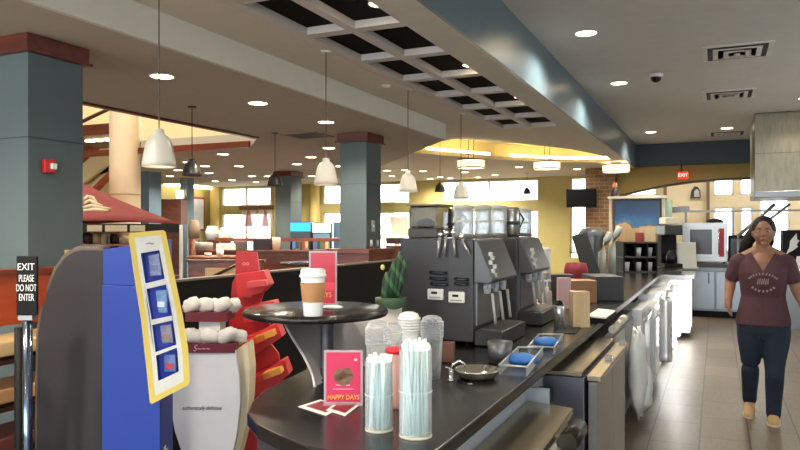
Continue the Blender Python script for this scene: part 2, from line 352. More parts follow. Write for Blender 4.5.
plate(377.5, 243, -3.38, .05, .07, 'light_switch', 'grey switch plate on the middle column, right of its pair', 'switch', M((190,190,184), .5))
plate(373, 226, -3.38, .07, .12, 'notice', 'small grey paper notice on the middle column', 'notice', M((170,176,178), .7))
# ================================================================ CEILING FITTINGS
def downlight_proto(z):
    t = thing('downlight', 'x', 'ceiling light', (0,0,0))
    MB().lathe([(.075,0),(.075,-.006),(.084,-.007),(.087,0)], (0,0,0), 28).build('trim_ring', WHITE, t)
    MB().lathe([(0,-.003),(.074,-.003)], (0,0,0), 28).build('lamp', GLOWS, t)
    return t
dl0 = downlight_proto(0); dl_used = [False]
def downlight(p, label, group=None, watts=0, scale=1.0):
    if not dl_used[0]: dl_used[0] = True; t = dl0; t.location = p; t['label'] = label
    else: t = dup(dl0, p, 0, label)
    if group: t['group'] = group
    elif 'group' in t: del t['group']
    t.scale = (scale, scale, 1)
    if watts:
        l = bpy.data.lights.new('bulb', 'SPOT'); l.energy = watts; l.spot_size = math.radians(150); l.spot_blend = .6; l.shadow_soft_size = .06; l.color = (1, .89, .73)
        o = bpy.data.objects.new('bulb', l); C.objects.link(o); o.location = (0, 0, -.02); o.parent = t
    return t
LOWZ, HIGZ, RZ = 2.57, 2.75, 3.2
W = LAMP_W*10
downlight(G(162,76,LOWZ), 'recessed downlight in the low ceiling, nearest one, above the big white pendant', watts=W)
downlight(G(258,103,LOWZ), 'recessed downlight second nearest in the low ceiling, left of the middle column', watts=W)
downlight(G(326,122,LOWZ), 'recessed downlight in the low ceiling close left of the middle column top', watts=W)
far = [(329,148),(223,154),(252,176),(209,173),(311,157),(297,164),(239,166),(340,166),(205,166),(232,180),(256,182),(215,181),(331,172),(312,176),(320,181),(268,176),(188,162),(178,170),(170,176)]
for px, py in far: 
    p = G(px, py, LOWZ)
    if p.y < 12: downlight(p, 'distant recessed downlight among many in the low tan ceiling of the dining side', 'distant dining ceiling downlights', watts=W*.7)
    else: downlight(G(px, max(py, 181) if py > 180 else py, HIGZ) if G(px, py, HIGZ).y < 15.8 else YP(px, 15.6, z=HIGZ), 'distant recessed downlight among many in the low tan ceiling of the dining side', 'distant dining ceiling downlights', watts=W*.9)
for k, (x, y) in enumerate([(-11.2,3),(-9.6,5),(-8.8,8.4),(-6,3.5),(-6,0),(-3.9,-.5),(-3.9,1.6)]):
    pass
for px, py in [(470,138),(556,142),(490,150),(559,153),(519,167),(465,172),(495,175),(440,177),(423,171),(405,170),(387,162),(392,176),(577,169),(450,181),(478,184),(430,183)]:
    p = G(px, py, HIGZ)
    if p.y > 15.8: p = YP(px, 15.5, z=HIGZ)
    if p.x < -3.5 and p.y < 8.3+abs(p.x+2.83)*1.2: p = YP(px, 13, z=HIGZ)
    if p.x > -1.75: p.x = -1.9
    intray = (-4.3 < p.x < -1.6 and 8.6 < p.y < 13.1)
    downlight(p+Vector((0,0,.27 if intray and py < 160 else 0)), 'distant recessed downlight in the pale ceiling beyond the black grid', 'distant downlights beyond the grid', watts=W*.7)
for i, (px, py) in enumerate([(380,5),(471,66),(521,98)]):
    q = G(px, py, 2.79); downlight(Vector((q.x, q.y, 2.80)), ['downlight nearest the camera among the black ceiling panels','downlight in the black ceiling grid, middle of the three','downlight in the black ceiling grid, farthest of the three'][i], watts=W*.6, scale=.8)
downlight(G(586,33,RZ), 'large recessed downlight nearest in the grey aisle ceiling', watts=W*1.3, scale=1.15)
downlight(G(619,83,RZ), 'second large recessed downlight in the grey aisle ceiling, left of the dome camera', watts=W*1.3, scale=1.15)
downlight(G(651,132,RZ), 'small far downlight beside the blue fascia in the aisle ceiling', watts=W, scale=1.1)
downlight(G(727,128,RZ), 'far downlight in front of the dark blue beam above the aisle', watts=W, scale=1.2)
downlight(G(806,98,RZ), 'downlight cut by the right edge of the aisle ceiling', watts=W, scale=1.1)
# ceiling air vents
VM = M((214,212,206), .5); VD = M((34,33,32), .6)
def vent(px, py, label, s=.6, inner=True):
    p = G(px, py, RZ); t = thing('air_vent', label, 'vent', p)
    MB().box(p.x-s/2, p.x+s/2, p.y-s/2, p.y+s/2, p.z-.012, p.z-.001).build('frame', VM, t, .003)
    for k, a in enumerate((.42, .27, .12)):
        h = s*a; z = p.z-.016-.006*k
        for (x0, x1, y0, y1) in ((-h, h, -h, -h+.03), (-h, h, h-.03, h), (-h, -h+.03, -h, h), (h-.03, h, -h, h)):
            pass
        mb = MB().box(p.x-h, p.x+h, p.y-h, p.y+h, z, z+.004); mb.build('dark_slot', VD, t)
        h2 = h-.045; MB().box(p.x-h2, p.x+h2, p.y-h2, p.y+h2, z-.006, z-.002).build('louver', VM, t, .002)
    return t
vent(737, 51, 'square ceiling air vent nearest in the aisle ceiling')
vent(729, 94, 'square ceiling air vent second nearest in the aisle ceiling')
vent(727, 133, 'square ceiling air vent farthest, near the dark blue beam', .6)
p = G(307, 135, LOWZ); t = thing('air_vent', 'flat slotted air vent in the low tan ceiling left of the middle column', 'vent', p)
MB().box(p.x-.22, p.x+.22, p.y-.22, p.y+.22, p.z-.01, p.z-.001).build('frame', M((150,128,108), .7), t)
MB().box(p.x-.17, p.x+.17, p.y-.17, p.y+.17, p.z-.013, p.z-.0095).build('dark_slot', VD, t)
p = G(656, 74, RZ); t = thing('security_camera', 'small dark dome camera hanging from the aisle ceiling', 'camera', p)
MB().lathe([(0,0),(.075,0),(.07,-.03),(.055,-.035)], p, 24).build('base', VM, t)
MB().lathe([(.055,-.035),(.05,-.065),(.03,-.085),(0,-.092)], p, 24).build('dome', BLACKG, t)
for px, py, z, lb in ((386,85,HIGZ,'small round ceiling sensor beside the black ceiling grid'), (703,82,RZ,None)):
    if lb:
        p = G(px, py, z); tag(MB().lathe([(0,-.02),(.03,-.02),(.045,-.001)], p, 20).build('ceiling_sensor', WHITE), lb, 'sensor')
# pendants
def pendant_proto(mat, name, cordm, H_=.19):
    t = thing(name, 'x', 'pendant lamp', (0,0,0))          # origin at the shade's lower rim
    MB().lathe([(.018,H_*.97),(.024,H_*.95),(.026,H_*.84),(.045,H_*.77),(.060,H_*.62),(.070,H_*.4),(.078,H_*.16),(.082,0),(.078,0),(.074,H_*.16),(.055,H_*.58),(.03,H_*.77)], (0,0,0), 32).build('lamp_shade', mat, t)
    MB().lathe([(0,.015),(.075,.015)], (0,0,0), 24).build('lamp', GLOW, t)
    MB().tube([(0,0,H_*.9),(0,0,1.0)], .0035, 6).build('cord', cordm, t)
    MB().lathe([(0,.99),(.035,.99),(.04,1.0)], (0,0,0), 16).build('ceiling_cup', mat, t)
    return t
wp = pendant_proto(M((206,200,186), .4), 'pendant_lamp', M((90,82,74), .6)); dp = pendant_proto(M((38,36,36), .35), 'pendant_lamp', BLACK, .15)
def set_pendant(first, proto, p, top, label, sc=1.0):
    t = proto if first else dup(proto, p, 0, label)
    t.location = p; t['label'] = label; t.scale = (sc, sc, 1)
    L_ = top-p.z
    for ch in t.children:
        if ch.name.startswith('cord'):
            if not first: ch.data = ch.data.copy()
            for v in ch.data.vertices:
                if v.co.z > .5: v.co.z = L_
        if ch.name.startswith('ceiling_cup'): ch.location.z = L_-1.0
for i, (px, d, py, lb) in enumerate([(159,3.4,167,'large white dome pendant lamp nearest, in front of the round column'),(326,4.78,185,'white dome pendant lamp just left of the middle column'),(408,6.06,192,'white dome pendant lamp right of the middle column'),(461,7.3,199,'white dome pendant lamp farthest, over the drink dispensers')]):
    p = V(px, d, py); p.x = -2.46; set_pendant(i == 0, wp, V(px, d, py), 2.75, lb)
for i, (px, d, py, top, lb) in enumerate([(192,5.9,176,2.57,'black dome pendant lamp nearest, right of the large white one'),(275,7.5,186,2.57,'black dome pendant lamp in front of the farther blue grey column'),(440,10.5,192,3.02,'black dome pendant lamp between two white ones against the window'),(527,15,194,2.75,'small black dome pendant lamp farthest, against the wide window')]):
    set_pendant(i == 0, dp, V(px, d, py), top, lb)
def drum(px, d, py0, py1, wpx, top, label):
    p = V(px, d, py1); h = (py1-py0)/FPX*d; r = wpx/FPX*d/2
    t = thing('drum_pendant', label, 'pendant lamp', p)
    MB().lathe([(r,0),(r,h)], p, 32).build('drum_shade', M((240,226,190), .6, emit=1.0), t)
    MB().lathe([(0,.01),(r-.01,.01)], p, 32).build('diffuser', M((255,244,214), .5, emit=3), t)
    mb = MB()
    for z in (0, h): mb.lathe([(r+.002,z-.008),(r+.006,z-.008),(r+.006,z+.008),(r+.002,z+.008)], p, 32)
    mb.build('rim', M((120,90,60), .4), t)
    MB().tube([p+Vector((-.04,0,h)), p+Vector((-.04,0,top-p.z))], .004, 6).tube([p+Vector((.04,0,h)), p+Vector((.04,0,top-p.z))], .004, 6).build('rod', BLACK, t)
    MB().lathe([(0,top-p.z-.02),(.09,top-p.z-.02),(.09,top-p.z)], p, 20).build('ceiling_cup', M((90,66,50), .5), t)
drum(471, 9.8, 160, 168, 27, 3.02, 'cream drum pendant lamp under the lit ceiling tray, left one')
drum(547, 11.0, 162, 169, 26, 3.02, 'cream drum pendant lamp under the lit ceiling tray, middle one')
drum(616, 12.6, 165, 172, 26, 2.75, 'cream drum pendant lamp by the brick pillar, right one')
# cove tubes in the tray
for i, pts in enumerate(([(-4.2,10.2),(-3.55,11.4)], [(-3.3,11.75),(-2.5,12.6),(-1.75,12.85)])):
    mb = MB()
    mb.tube([(x+.1, y-.12, 2.80) for x, y in pts], .02, 8)
    tag(mb.build('cove_light', M((255,228,150), .5, emit=12)), ['warm light tube along the left far edge of the ceiling tray','warm light tube along the right far edge of the ceiling tray'][i], 'ceiling light')
# upper floor seen through the stair opening
t = thing('staircase', 'cream sided stair with brown stringers climbing behind the round column', 'staircase', YP(100, 9.3))
def beam(a, b, Y, th, mat, name, par, dep=.12):
    A, B = YP(a[0], Y, a[1]), YP(b[0], Y, b[1]); n_ = Vector((-(B.z-A.z), 0, B.x-A.x)).normalized()*th/2
    return MB().prism([(A.x+n_.x, A.z+n_.z), (B.x+n_.x, B.z+n_.z), (B.x-n_.x, B.z-n_.z), (A.x-n_.x, A.z-n_.z)], 'y', Y-dep, Y).build(name, mat, par)
beam((66,176), (126,124), 9.3, .07, ORW, 'stringer', t); beam((88,200), (128,160), 9.3, .07, ORW, 'stringer', t)
beam((66,188), (126,142), 9.36, .35, CREAM, 'side_panel', t, .06)
t = thing('upper_landing', 'dark brown upper floor slab with lamps seen above the stair', 'landing', YP(100, 9.0))
MB().box(-13.1, -8.2, 7.9, 9.45, 3.0, 3.16).build('slab', DKW, t); 
MB().tube([YP(60,7.85,132), YP(132,7.85,98)], .03, 8).build('handrail', DARKW, t)
for px, py in ((90,118),(108,116),(98,128)):
    q = YP(px, 8.4, z=2.985); MB().lathe([(0,-.002),(.07,-.002),(.08,.012)], q, 16).build('lamp', GLOWS, t)
for x, y in ((-6.2,5.8),(-6.4,2.5),(-9.5,7.5)):  # lamps added out of view to light the cream walls over the stair
    t = thing('downlight', 'added unseen downlight high above the stair opening', 'ceiling light', (x, y, 5.6), group='added lamps over the stair opening')
    MB().lathe([(0,-.004),(.1,-.004),(.11,0)], (x,y,5.6), 20).build('lamp', GLOWS, t)
    l = bpy.data.lights.new('bulb','SPOT'); l.energy = W*6; l.spot_size = math.radians(160); l.color = (1,.92,.78); l.shadow_soft_size = .1
    o = bpy.data.objects.new('bulb', l); C.objects.link(o); o.location = (0,0,-.03); o.parent = t
# extra lamps added out of view to brighten the display stands
for i, (x, y, z) in enumerate([(-2.63,1.2,HIGZ),(-3.7,1.0,LOWZ),(.2,1.6,RZ),(-2.63,-.8,HIGZ),(1.4,-.6,RZ)]):
    downlight(Vector((x, y, z)), 'added downlight overhead outside the picture, lighting the display stands', 'added downlights above the camera', watts=W*1.2)
# cool long light row at the far ceiling edge on the left
a, b = V(152,16,184), V(222,19,188)
tag(MB().tube([Vector((-12.9,13.9,2.70)), Vector((-12.9,15.7,2.70))], .04, 8).build('strip_light', M((255,240,200), .5, emit=8)), 'glowing strip light along the far left yellow wall', 'ceiling light')
# ================================================================ RIGHT BACKGROUND: kitchen line, hood
t = thing('extractor_hood', 'large brushed stainless steel hood at the right hanging from the ceiling', 'hood', (1.4,11.8,2.0))
hm = brick_mat((116,110,96), (124,118,102), (72,70,64), 1.2, .62, .004, .3, rot=(PI/2,0,0), bump=.1, off=0)  # tan cast puts the room's reflection into the steel colour
for n_ in hm.node_tree.nodes:
    if n_.type == 'BSDF_PRINCIPLED': n_.inputs['Metallic'].default_value = .85; n_.inputs['Roughness'].default_value = .3
MB().box(.50, 3.3, 11.2, 12.6, 2.08, 3.19).build('canopy', hm, t, .006)
MB().box(.50, 3.3, 11.16, 12.62, 1.99, 2.08).build('gutter', STEELD, t, .006)
# exit sign
p = YP(683, 14.3, 175); t = thing('exit_sign', 'small red lit exit sign hanging under the dark blue beam', 'sign', p)
MB().box(p.x-.09, p.x+.09, 14.28, 14.32, p.z-.075, p.z+.06).build('panel', M((215,40,32), .5, emit=1.3), t)
MB().box(p.x-.1, p.x+.02, 14.29, 14.31, p.z+.06, 2.55).box(p.x-.04, p.x-.02, 14.3, 14.4, 2.53, 2.78).build('bracket', BLACK, t)
text('lettering', 'EXIT', .085, M((255,205,190), .5, emit=1.5), (p.x, 14.275, p.z-.005), facing(0), t)
# back counter along the kitchen line
BX0, BX1 = YP(678,14.0).x, 3.4
t = thing('kitchen_counter', 'stainless kitchen back counter with double doors behind the walking woman', 'counter', (1, 13.9, 0))
MB().box(BX0, BX1, 13.35, 14.2, .12, .88).build('body', steel((128,136,142), .35), t)
MB().box(BX0-.03, BX1, 13.28, 14.25, .88, .94).build('worktop', DGREY, t, .006)
MB().box(BX0+.04, BX1, 13.42, 14.2, 0, .12).build('toe_kick', BLACK, t)
for k in range(5):
    a = BX0+.03+k*.62; d = MB().box(a, a+.59, 13.32, 13.35, .16, .80).build('door', steel((150,158,166), .3), t, .004)
    MB().tube([(a+.5, 13.29, .6), (a+.5, 13.29, .78)], .01, 6).build('handle', STEELD, d)
def oven():
    a, b = YP(683,13.9).x, YP(727,13.9).x; p = Vector(((a+b)/2, 13.7, .94))
    t = thing('countertop_oven', 'square stainless countertop oven with a dark glass door on the back counter', 'oven', p)
    MB().box(a, b, 13.5, 14.0, .97, 1.66).build('body', steel((176,178,178), .3), t, .01)
    MB().box(a+.08, a+.54, 13.47, 13.5, 1.04, 1.60).build('door', STEEL, t, .005)
    MB().box(a+.13, a+.49, 13.465, 13.48, 1.10, 1.54).build('door_glass', BLACKG, t)
    MB().tube([(a+.60,13.44,1.1),(a+.60,13.44,1.54)], .012, 8).build('handle', CHROME, t)
    MB().box(b-.13, b-.05, 13.48, 13.5, 1.06, 1.56).build('control_strip', M((150,30,30), .4), t)
    for x in (a+.05, b-.05): MB().box(x-.02, x+.02, 13.55, 13.6, .94, .97).build('foot', BLACK, t)
oven()
a, b = YP(728,13.8).x, YP(752,13.8).x
t = thing('black_machine', 'black boxy machine with a rounded top right of the countertop oven', 'machine', ((a+b)/2,13.7,.94))
MB().box(a, b, 13.5, 14, .94, 1.44).build('body', BLACK, t, .02); MB().box(a+.04, b-.04, 13.48, 13.5, 1.02, 1.38).build('front_panel', BLACKG, t)
# rail across the arch
t = thing('overshelf', 'long dark steel shelf rail running across the arch above the oven', 'shelf', (1,14.1,0))
MB().box(YP(668,14.1).x, 3.4, 13.95, 14.25, 1.86, 1.89).build('shelf', STEELD, t); 
for x in (YP(686,14.1).x, YP(733,14.1).x): MB().box(x-.02, x+.02, 14.08, 14.12, .94, 1.88).build('post', STEELD, t)
def simple(name, label, cat, parts, group=None, loc=None):
    first = parts[0][1]; c = Vector(loc) if loc else sum((v for v in first.v), Vector())/len(first.v)
    if not loc: c.z = min(v.z for v in first.v)
    t = thing(name, label, cat, c, group=group)
    for pr in parts:
        pr[1].build(pr[0], pr[2], t, pr[3] if len(pr) > 3 else 0)
    return t
a = YP(672,14.05).x
simple('steel_tray', 'grey steel box lying flat on the dark rail left of the arch window', 'box', [('body', MB().box(a, a+.3, 13.98, 14.22, 1.89, 1.97), STEELD, .004)])
a = YP(715,13.9).x
tag(MB().lathe([(.13,0),(.15,.02),(.10,.06),(.03,.075),(0,.075)], (a,13.75,1.66), 20).build('black_lid', BLACK), 'black rounded lid lying on top of the countertop oven', 'dish')  # a loose black lid, despite its dish category
for x, y in ((-1,17.5),(.8,17.5),(2.6,17.5)):  # unseen lamps added to brighten the dark hall
    t = thing('downlight', 'added unseen downlight lighting the hall behind the arch', 'ceiling light', (x, y, 4.0), group='added hall lamps behind the arch')
    MB().lathe([(0,-.004),(.1,-.004),(.11,0)], (x,y,4.0), 20).build('lamp', GLOWS, t)
    l = bpy.data.lights.new('bulb','SPOT'); l.energy = W*2; l.spot_size = math.radians(165); l.color = (1,.93,.8); l.shadow_soft_size = .1
    o = bpy.data.objects.new('bulb', l); C.objects.link(o); o.location = (0,0,-.03); o.parent = t
# diagonal steel arms right of the woman's head
simple('slanted_steel_rack', 'slanted steel rack bars rising to the hood behind the woman', 'rack', [('bar', MB().tube([YP(738,12.9,236), YP(775,12.9,204)], .03, 8), STEEL), ('bar', MB().tube([YP(748,12.9,236), YP(790,12.9,204)], .022, 8), STEEL), ('bar', MB().tube([YP(738,12.9,236), YP(738,12.9,262)], .012, 8), STEEL), ('bar', MB().tube([YP(748,12.9,236),YP(748,12.9,262)], .012, 8), STEEL)])
a, b = YP(783,12.6).x, YP(812,12.6).x; z0 = YP(790,12.6,262).z
t = thing('black_machine', 'black machine with a white feather shaped mark at the right edge', 'machine', ((a+b)/2,12.9,.93))
MB().box(a, b, 12.65, 13.1, .95, 1.53).build('body', BLACK, t, .015)
fm = MB(); q = YP(793,12.64,246)
fm.prism([(q.x-.10,q.z-.14),(q.x-.05,q.z-.02),(q.x-.04,q.z+.08),(q.x+.05,q.z+.2),(q.x+.06,q.z+.1),(q.x+.09,q.z+.09),(q.x+.05,q.z+.02),(q.x+.07,q.z-.01),(q.x,q.z-.07),(q.x-.05,q.z-.1)], 'y', 12.63, 12.65)
fm.build('feather_mark', WHITE, t)
t = thing('side_counter', 'steel counter with white bins at the right edge behind the woman', 'counter', (2.2, 12.5, 0))
MB().box(.95, 3.3, 12.3, 13.2, 0, .9).build('body', STEELD, t); MB().box(.93, 3.3, 12.27, 13.22, .9, .95).build('worktop', STEELW, t, .005)
for k in range(3):
    q = G(800, 270+k*14, .5); 
tag(MB().lathe([(.09,0),(.11,.1),(.1,.17),(0,.18)], (YP(786,12.4).x+.25,12.45,.95), 20).build('white_bowl', WHITE), 'white round bowl on the steel counter at the right edge', 'bowl')
# hall furniture: small arched niche window
p = YP(695.5,19.95,192); t = thing('arched_wall_niche', 'small dark arched wall ornament high on the cream hall wall', 'wall ornament', p)
s_ = 19.95/1.1/FPX
MB().prism([(p.x-.13,p.z-.16),(p.x+.13,p.z-.16),(p.x+.12,p.z+.02),(p.x+.06,p.z+.13),(p.x-.02,p.z+.15),(p.x-.1,p.z+.04)], 'y', 19.9, 19.99).build('frame', M((52,50,60), .5), t)
MB().prism([(p.x-.03,p.z-.13),(p.x+.1,p.z-.13),(p.x+.09,p.z+.02),(p.x+.03,p.z+.08),(p.x-.03,p.z+.02)], 'y', 19.88, 19.9).build('arch_panel', M((190,188,196), .5), t)
# hall pilasters / door frames
for k, px in enumerate((665, 708)):
    q = YP(px, 19.9); struct('trim_%d' % (8+k), MB().box(q.x-.04, q.x+.04, 19.9, 20, 0, 4), M((120,100,78), .6))
# ================================================================ PHOTO PANEL, TV AND FIGURE
p0, p1 = YP(615,13.0,200), YP(660,13.0,240)
t = thing('picture_panel', 'large framed picture of deep blue sky over sandy stone, right of the brick pillar', 'picture', ((p0.x+p1.x)/2, 13.05, 1.2))
pm = bpy.data.materials.new('picture'); pm.use_nodes = True; nt = pm.node_tree; b_ = nt.nodes['Principled BSDF']
tc = nt.nodes.new('ShaderNodeTexCoord'); sp = nt.nodes.new('ShaderNodeSeparateXYZ'); nz = nt.nodes.new('ShaderNodeTexNoise'); nz.inputs['Scale'].default_value = 3.5; nz.inputs['Detail'].default_value = 4
ad = nt.nodes.new('ShaderNodeMath'); ad.operation = 'MULTIPLY_ADD'; ad.inputs[1].default_value = -.5; 
rp = nt.nodes.new('ShaderNodeValToRGB'); e = rp.color_ramp.elements; e[0].position = .0; e[0].color = lin((150,120,84))+(1,); e[1].position = 1; e[1].color = lin((14,48,104))+(1,)
for ps, c_ in ((.30,(196,168,124)),(.335,(120,96,70)),(.35,(60,120,160)),(.5,(30,88,150))):
    x_ = e.new(ps); x_.color = lin(c_)+(1,)
nt.links.new(tc.outputs['Generated'], sp.inputs[0]); nt.links.new(tc.outputs['Object'], nz.inputs['Vector']); nt.links.new(nz.outputs['Fac'], ad.inputs[0]); nt.links.new(sp.outputs['Z'], ad.inputs[2])
a2 = nt.nodes.new('ShaderNodeMath'); a2.operation = 'ADD'; a2.inputs[1].default_value = .12; nt.links.new(ad.outputs[0], a2.inputs[0]); nt.links.new(a2.outputs[0], rp.inputs[0]); nt.links.new(rp.outputs[0], b_.inputs['Base Color']); b_.inputs['Roughness'].default_value = .25
MB().box(p0.x, p1.x, 13.0, 13.03, 1.25, 2.05).build('picture', pm, t)
MB().box(p0.x-.03, p1.x+.03, 13.02, 13.1, .95, 2.08).build('backing', DGREY, t)
MB().box(p0.x-.12, p1.x+.1, 12.92, 13.12, 2.09, 2.13).build('top_ledge', M((226,222,210), .5), t)
MB().box(p0.x-.1, p0.x-.05, 12.96, 13.06, 0, 2.09).box(p1.x+.03, p1.x+.08, 12.96, 13.06, 0, 2.09).build('post', M((200,196,184), .5), t)
MB().box(p1.x+.06, p1.x+.2, 13.02, 13.04, 1.45, 2.05).build('side_pane', M((150,176,150), .2), t)
q = YP(616,13.0); p = Vector((q.x-.02, 13.0, 2.13)); t = thing('figurine', 'small dark figurine with a pale red cap standing on the ledge above the picture', 'figurine', p)
MB().lathe([(0,0),(.07,0),(.08,.03),(.06,.1),(.035,.15),(0,.16)], p, 16).build('body', M((44,38,44), .5), t)
MB().lathe([(0,.14),(.04,.15),(.045,.19),(.03,.23),(0,.24)], p, 16).build('head', M((214,176,160), .6), t); MB().lathe([(.046,.19),(.03,.235),(0,.245)], p, 16).build('cap', M((190,90,84), .6), t)
# TV
a, b = YP(566,13.9,189), YP(596,13.9,207); t = thing('television', 'black flat television mounted beside the brick pillar', 'television', ((a.x+b.x)/2, 13.95, (a.z+b.z)/2))
MB().cbox(((a.x+b.x)/2, 13.95, (a.z+b.z)/2), b.x-a.x, .06, a.z-b.z, 0, ('X', .12)).build('casing', BLACK, t, .006)
MB().cbox(((a.x+b.x)/2, 13.915, (a.z+b.z)/2), b.x-a.x-.03, .006, a.z-b.z-.04, 0, ('X', .12)).build('screen', BLACKG, t)
MB().tube([((a.x+b.x)/2, 13.97, (a.z+b.z)/2), (-2.25, 14.22, (a.z+b.z)/2)], .03, 8).build('wall_arm', BLACK, t)
# outdoor trees
def tree(x, y, h, r, label):
    t = thing('tree', label, 'tree', (x, y, -.15)); random.seed(int(x*10+y))
    MB().tube([(x,y,-.15),(x+.1,y,h*.4),(x,y,h*.7)], [.14,.1,.05], 8).build('trunk', M((96,80,62), .9), t)
    mb = MB()
    for k in range(26):
        a_ = random.uniform(0, 2*PI); rr = r*random.uniform(0,.8); mb.blob((x+rr*math.cos(a_), y+rr*math.sin(a_), h*random.uniform(.45,1)), r*.35, r*.35, r*.3, 9, 6, .6, 5)
    mb.build('crown', M((196,212,180), .9, noisy=.3, scale=4), t)  # leaf colour bleached to carry the overexposed daylight
for x, y, h, r, lb in ((-12.4,27,3.0,1.0,'pale green tree outside the window right of the middle column'),(-5.3,27,2.5,.9,'pale green tree outside the narrow window by the brick pillar')): tree(x, y, h, r, lb)
# ================================================================ SERVICE COUNTER
CT = .95
def quad_prism(pts, z0, z1): return MB().prism([(p.x, p.y) for p in pts], 'z', z0, z1)
outl = [(-.67,1.60),(-.85,1.58),(-1.0,1.61),(-1.12,1.66),(-1.25,1.73),(-1.36,1.83),(-1.43,1.95),(-1.49,2.10),(-1.53,2.3),(-1.56,2.5),(-1.7,2.75),(-1.78,3.0),(-1.78,11.6),(-.45,11.6),(-.45,10.6),(-.67,10.6)]
t = thing('serving_counter', 'long black granite serving counter with rounded near end running down the aisle', 'counter', (-1.2, 4, 0))
MB().prism(outl, 'z', CT-.045, CT).build('countertop', GRAN, t, .006)
ins = [(-.78,1.65),(-.95,1.63),(-1.1,1.68),(-1.24,1.76),(-1.35,1.87),(-1.42,2.0),(-1.48,2.2),(-1.51,2.4),(-1.54,2.55),(-1.62,2.8),(-1.7,3.05),(-1.7,11.5),(-.78,11.5)]
MB().prism(ins, 'z', .08, CT-.046).build('base', M((52,49,50), .5, noisy=.12, scale=30), t)
mb = MB()
MB().box(-.775, -.74, 1.9, 10.5, CT-.10, CT-.047).build('apron', M((56,52,48), .4), t)
# pale blue grey side panels between the two steel units
t = thing('side_panel_bay', 'pale blue grey open bay under the counter between the two steel units', 'cabinet', (-.7, 3.1, 0))
MB().box(-.777, -.755, 2.0, 3.33, .1, .84).build('back_panel', M((168,178,190), .5), t)
MB().box(-.755, -.66, 3.03, 3.05, .1, .84).build('divider', M((150,160,172), .5), t)
MB().prism([(-.752,.70),(-.69,.74),(-.69,.80),(-.752,.80)], 'y', 3.06, 3.25).build('dark_gap', BLACK, t)  # black solid standing in for the shaded gap
# near steel unit with flat lid and round handle
t = thing('steel_waste_unit', 'low steel unit with flat tan reflecting lid and dark round handle, nearest under the counter', 'cabinet', (-.7, 2.4, 0))
MB().box(-.75, -.56, 1.75, 2.93, .05, .735).build('body', STEEL, t, .006)
MB().prism([(-.75,1.7),(-.52,1.7),(-.545,2.97),(-.75,3.02)], 'z', .755, .785).build('lid', steel((168,158,132), .22), t, .004)
MB().box(-.53, -.49, 1.72, 2.62, .60, .775).build('front_rail', STEEL, t, .01)
MB().tube([(-.47,2.44,.79),(-.47,2.66,.79)], .036, 20).build('round_handle', M((58,54,44), .25, .8), t)
MB().box(-.56, -.535, 1.75, 2.7, .06, .58).build('door', M((150,140,134), .3, .6), t, .004)
# upright steel fridge unit with two doors
t = thing('undercounter_fridge', 'steel undercounter fridge with two tall doors and flat tray tops', 'fridge', (-.65, 3.8, 0))
MB().box(-.755, -.56, 3.33, 4.45, .05, .84).build('body', steel((120,122,134), .35), t, .005)
MB().box(-.755, -.57, 3.32, 4.46, .845, .865).build('top', steel((170,160,138), .25), t, .003)
for a, b in ((3.34,3.86),(3.88,4.44)):
    d = MB().box(-.545, -.505, a, b, .1, .82).build('door', M((156,152,150), .28, .7, noisy=.1, scale=2), t, .005)
    MB().box(-.55, -.485, a, b, .825, .85).build('door_rail', STEELW, d, .003)
    MB().box(-.53, -.50, b-.08, b-.03, .852, .87).build('hinge', STEELD, d)
# cabinet run between
t = thing('counter_cabinet', 'dark grey counter cabinet beyond the steel fridge', 'cabinet', (-.72, 5.2, 0))
MB().box(-.755, -.66, 4.5, 6.3, .06, .84).build('body', M((120,118,120), .35, .5), t, .004)
for a in (4.52, 5.12, 5.72): MB().box(-.66, -.645, a, a+.56, .1, .78).build('door', M((150,148,148), .3, .7), t, .003)
# bright machines in the sun
brt = [(6.35,7.0,.84,.0),(7.05,7.75,.80,.04),(7.8,8.5,.86,.0),(8.55,9.4,.82,.05),(9.45,10.4,.86,.02)]
lbs = ['steel undercounter machine just beyond the grey cabinet, first of the sunlit row','second steel undercounter machine of the sunlit row','third steel undercounter machine of the sunlit row, in the middle','fourth steel undercounter machine of the sunlit row','fifth steel undercounter machine of the sunlit row, farthest']
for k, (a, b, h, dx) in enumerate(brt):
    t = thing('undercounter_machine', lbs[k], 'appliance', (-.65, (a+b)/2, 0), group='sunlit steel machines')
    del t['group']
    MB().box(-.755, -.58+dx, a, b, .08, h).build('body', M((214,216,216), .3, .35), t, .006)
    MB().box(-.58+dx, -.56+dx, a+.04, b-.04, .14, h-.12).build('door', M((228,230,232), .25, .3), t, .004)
    MB().box(-.56+dx, -.54+dx, a+.08, b-.08, h-.1, h-.05).build('handle', CHROME, t, .004)
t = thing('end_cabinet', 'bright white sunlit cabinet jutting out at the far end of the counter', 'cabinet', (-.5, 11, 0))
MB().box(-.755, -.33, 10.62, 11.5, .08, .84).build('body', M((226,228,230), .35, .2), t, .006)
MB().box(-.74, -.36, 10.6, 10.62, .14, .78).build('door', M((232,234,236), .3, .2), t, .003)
MB().box(-.75, -.28, 10.58, 11.58, .845, .90).build('shelf_top', STEEL, t, .004)
# ribbed steel cup dispensers standing out from the front
for k, (px, py, lb) in enumerate([(637,292,'nearest of three steel tube cup dispensers below the counter edge'),(645,291,'middle of three steel tube cup dispensers below the counter edge'),(652,290,'farthest of three steel tube cup dispensers below the counter edge')]):
    q = XP(px, -.60, py); q.y = 7.0+.85*k
    mb = MB().lathe([(0,.30),(.055,.30),(.06,.33)]+[(.055+.006*(i%2), .33+.03*i) for i in range(1,19)]+[(.05,.90),(0,.90)], (-.43, q.y, 0), 20)
    tag(mb.build('cup_dispenser', M((226,228,230), .25, .6)), lb, 'cup dispenser')
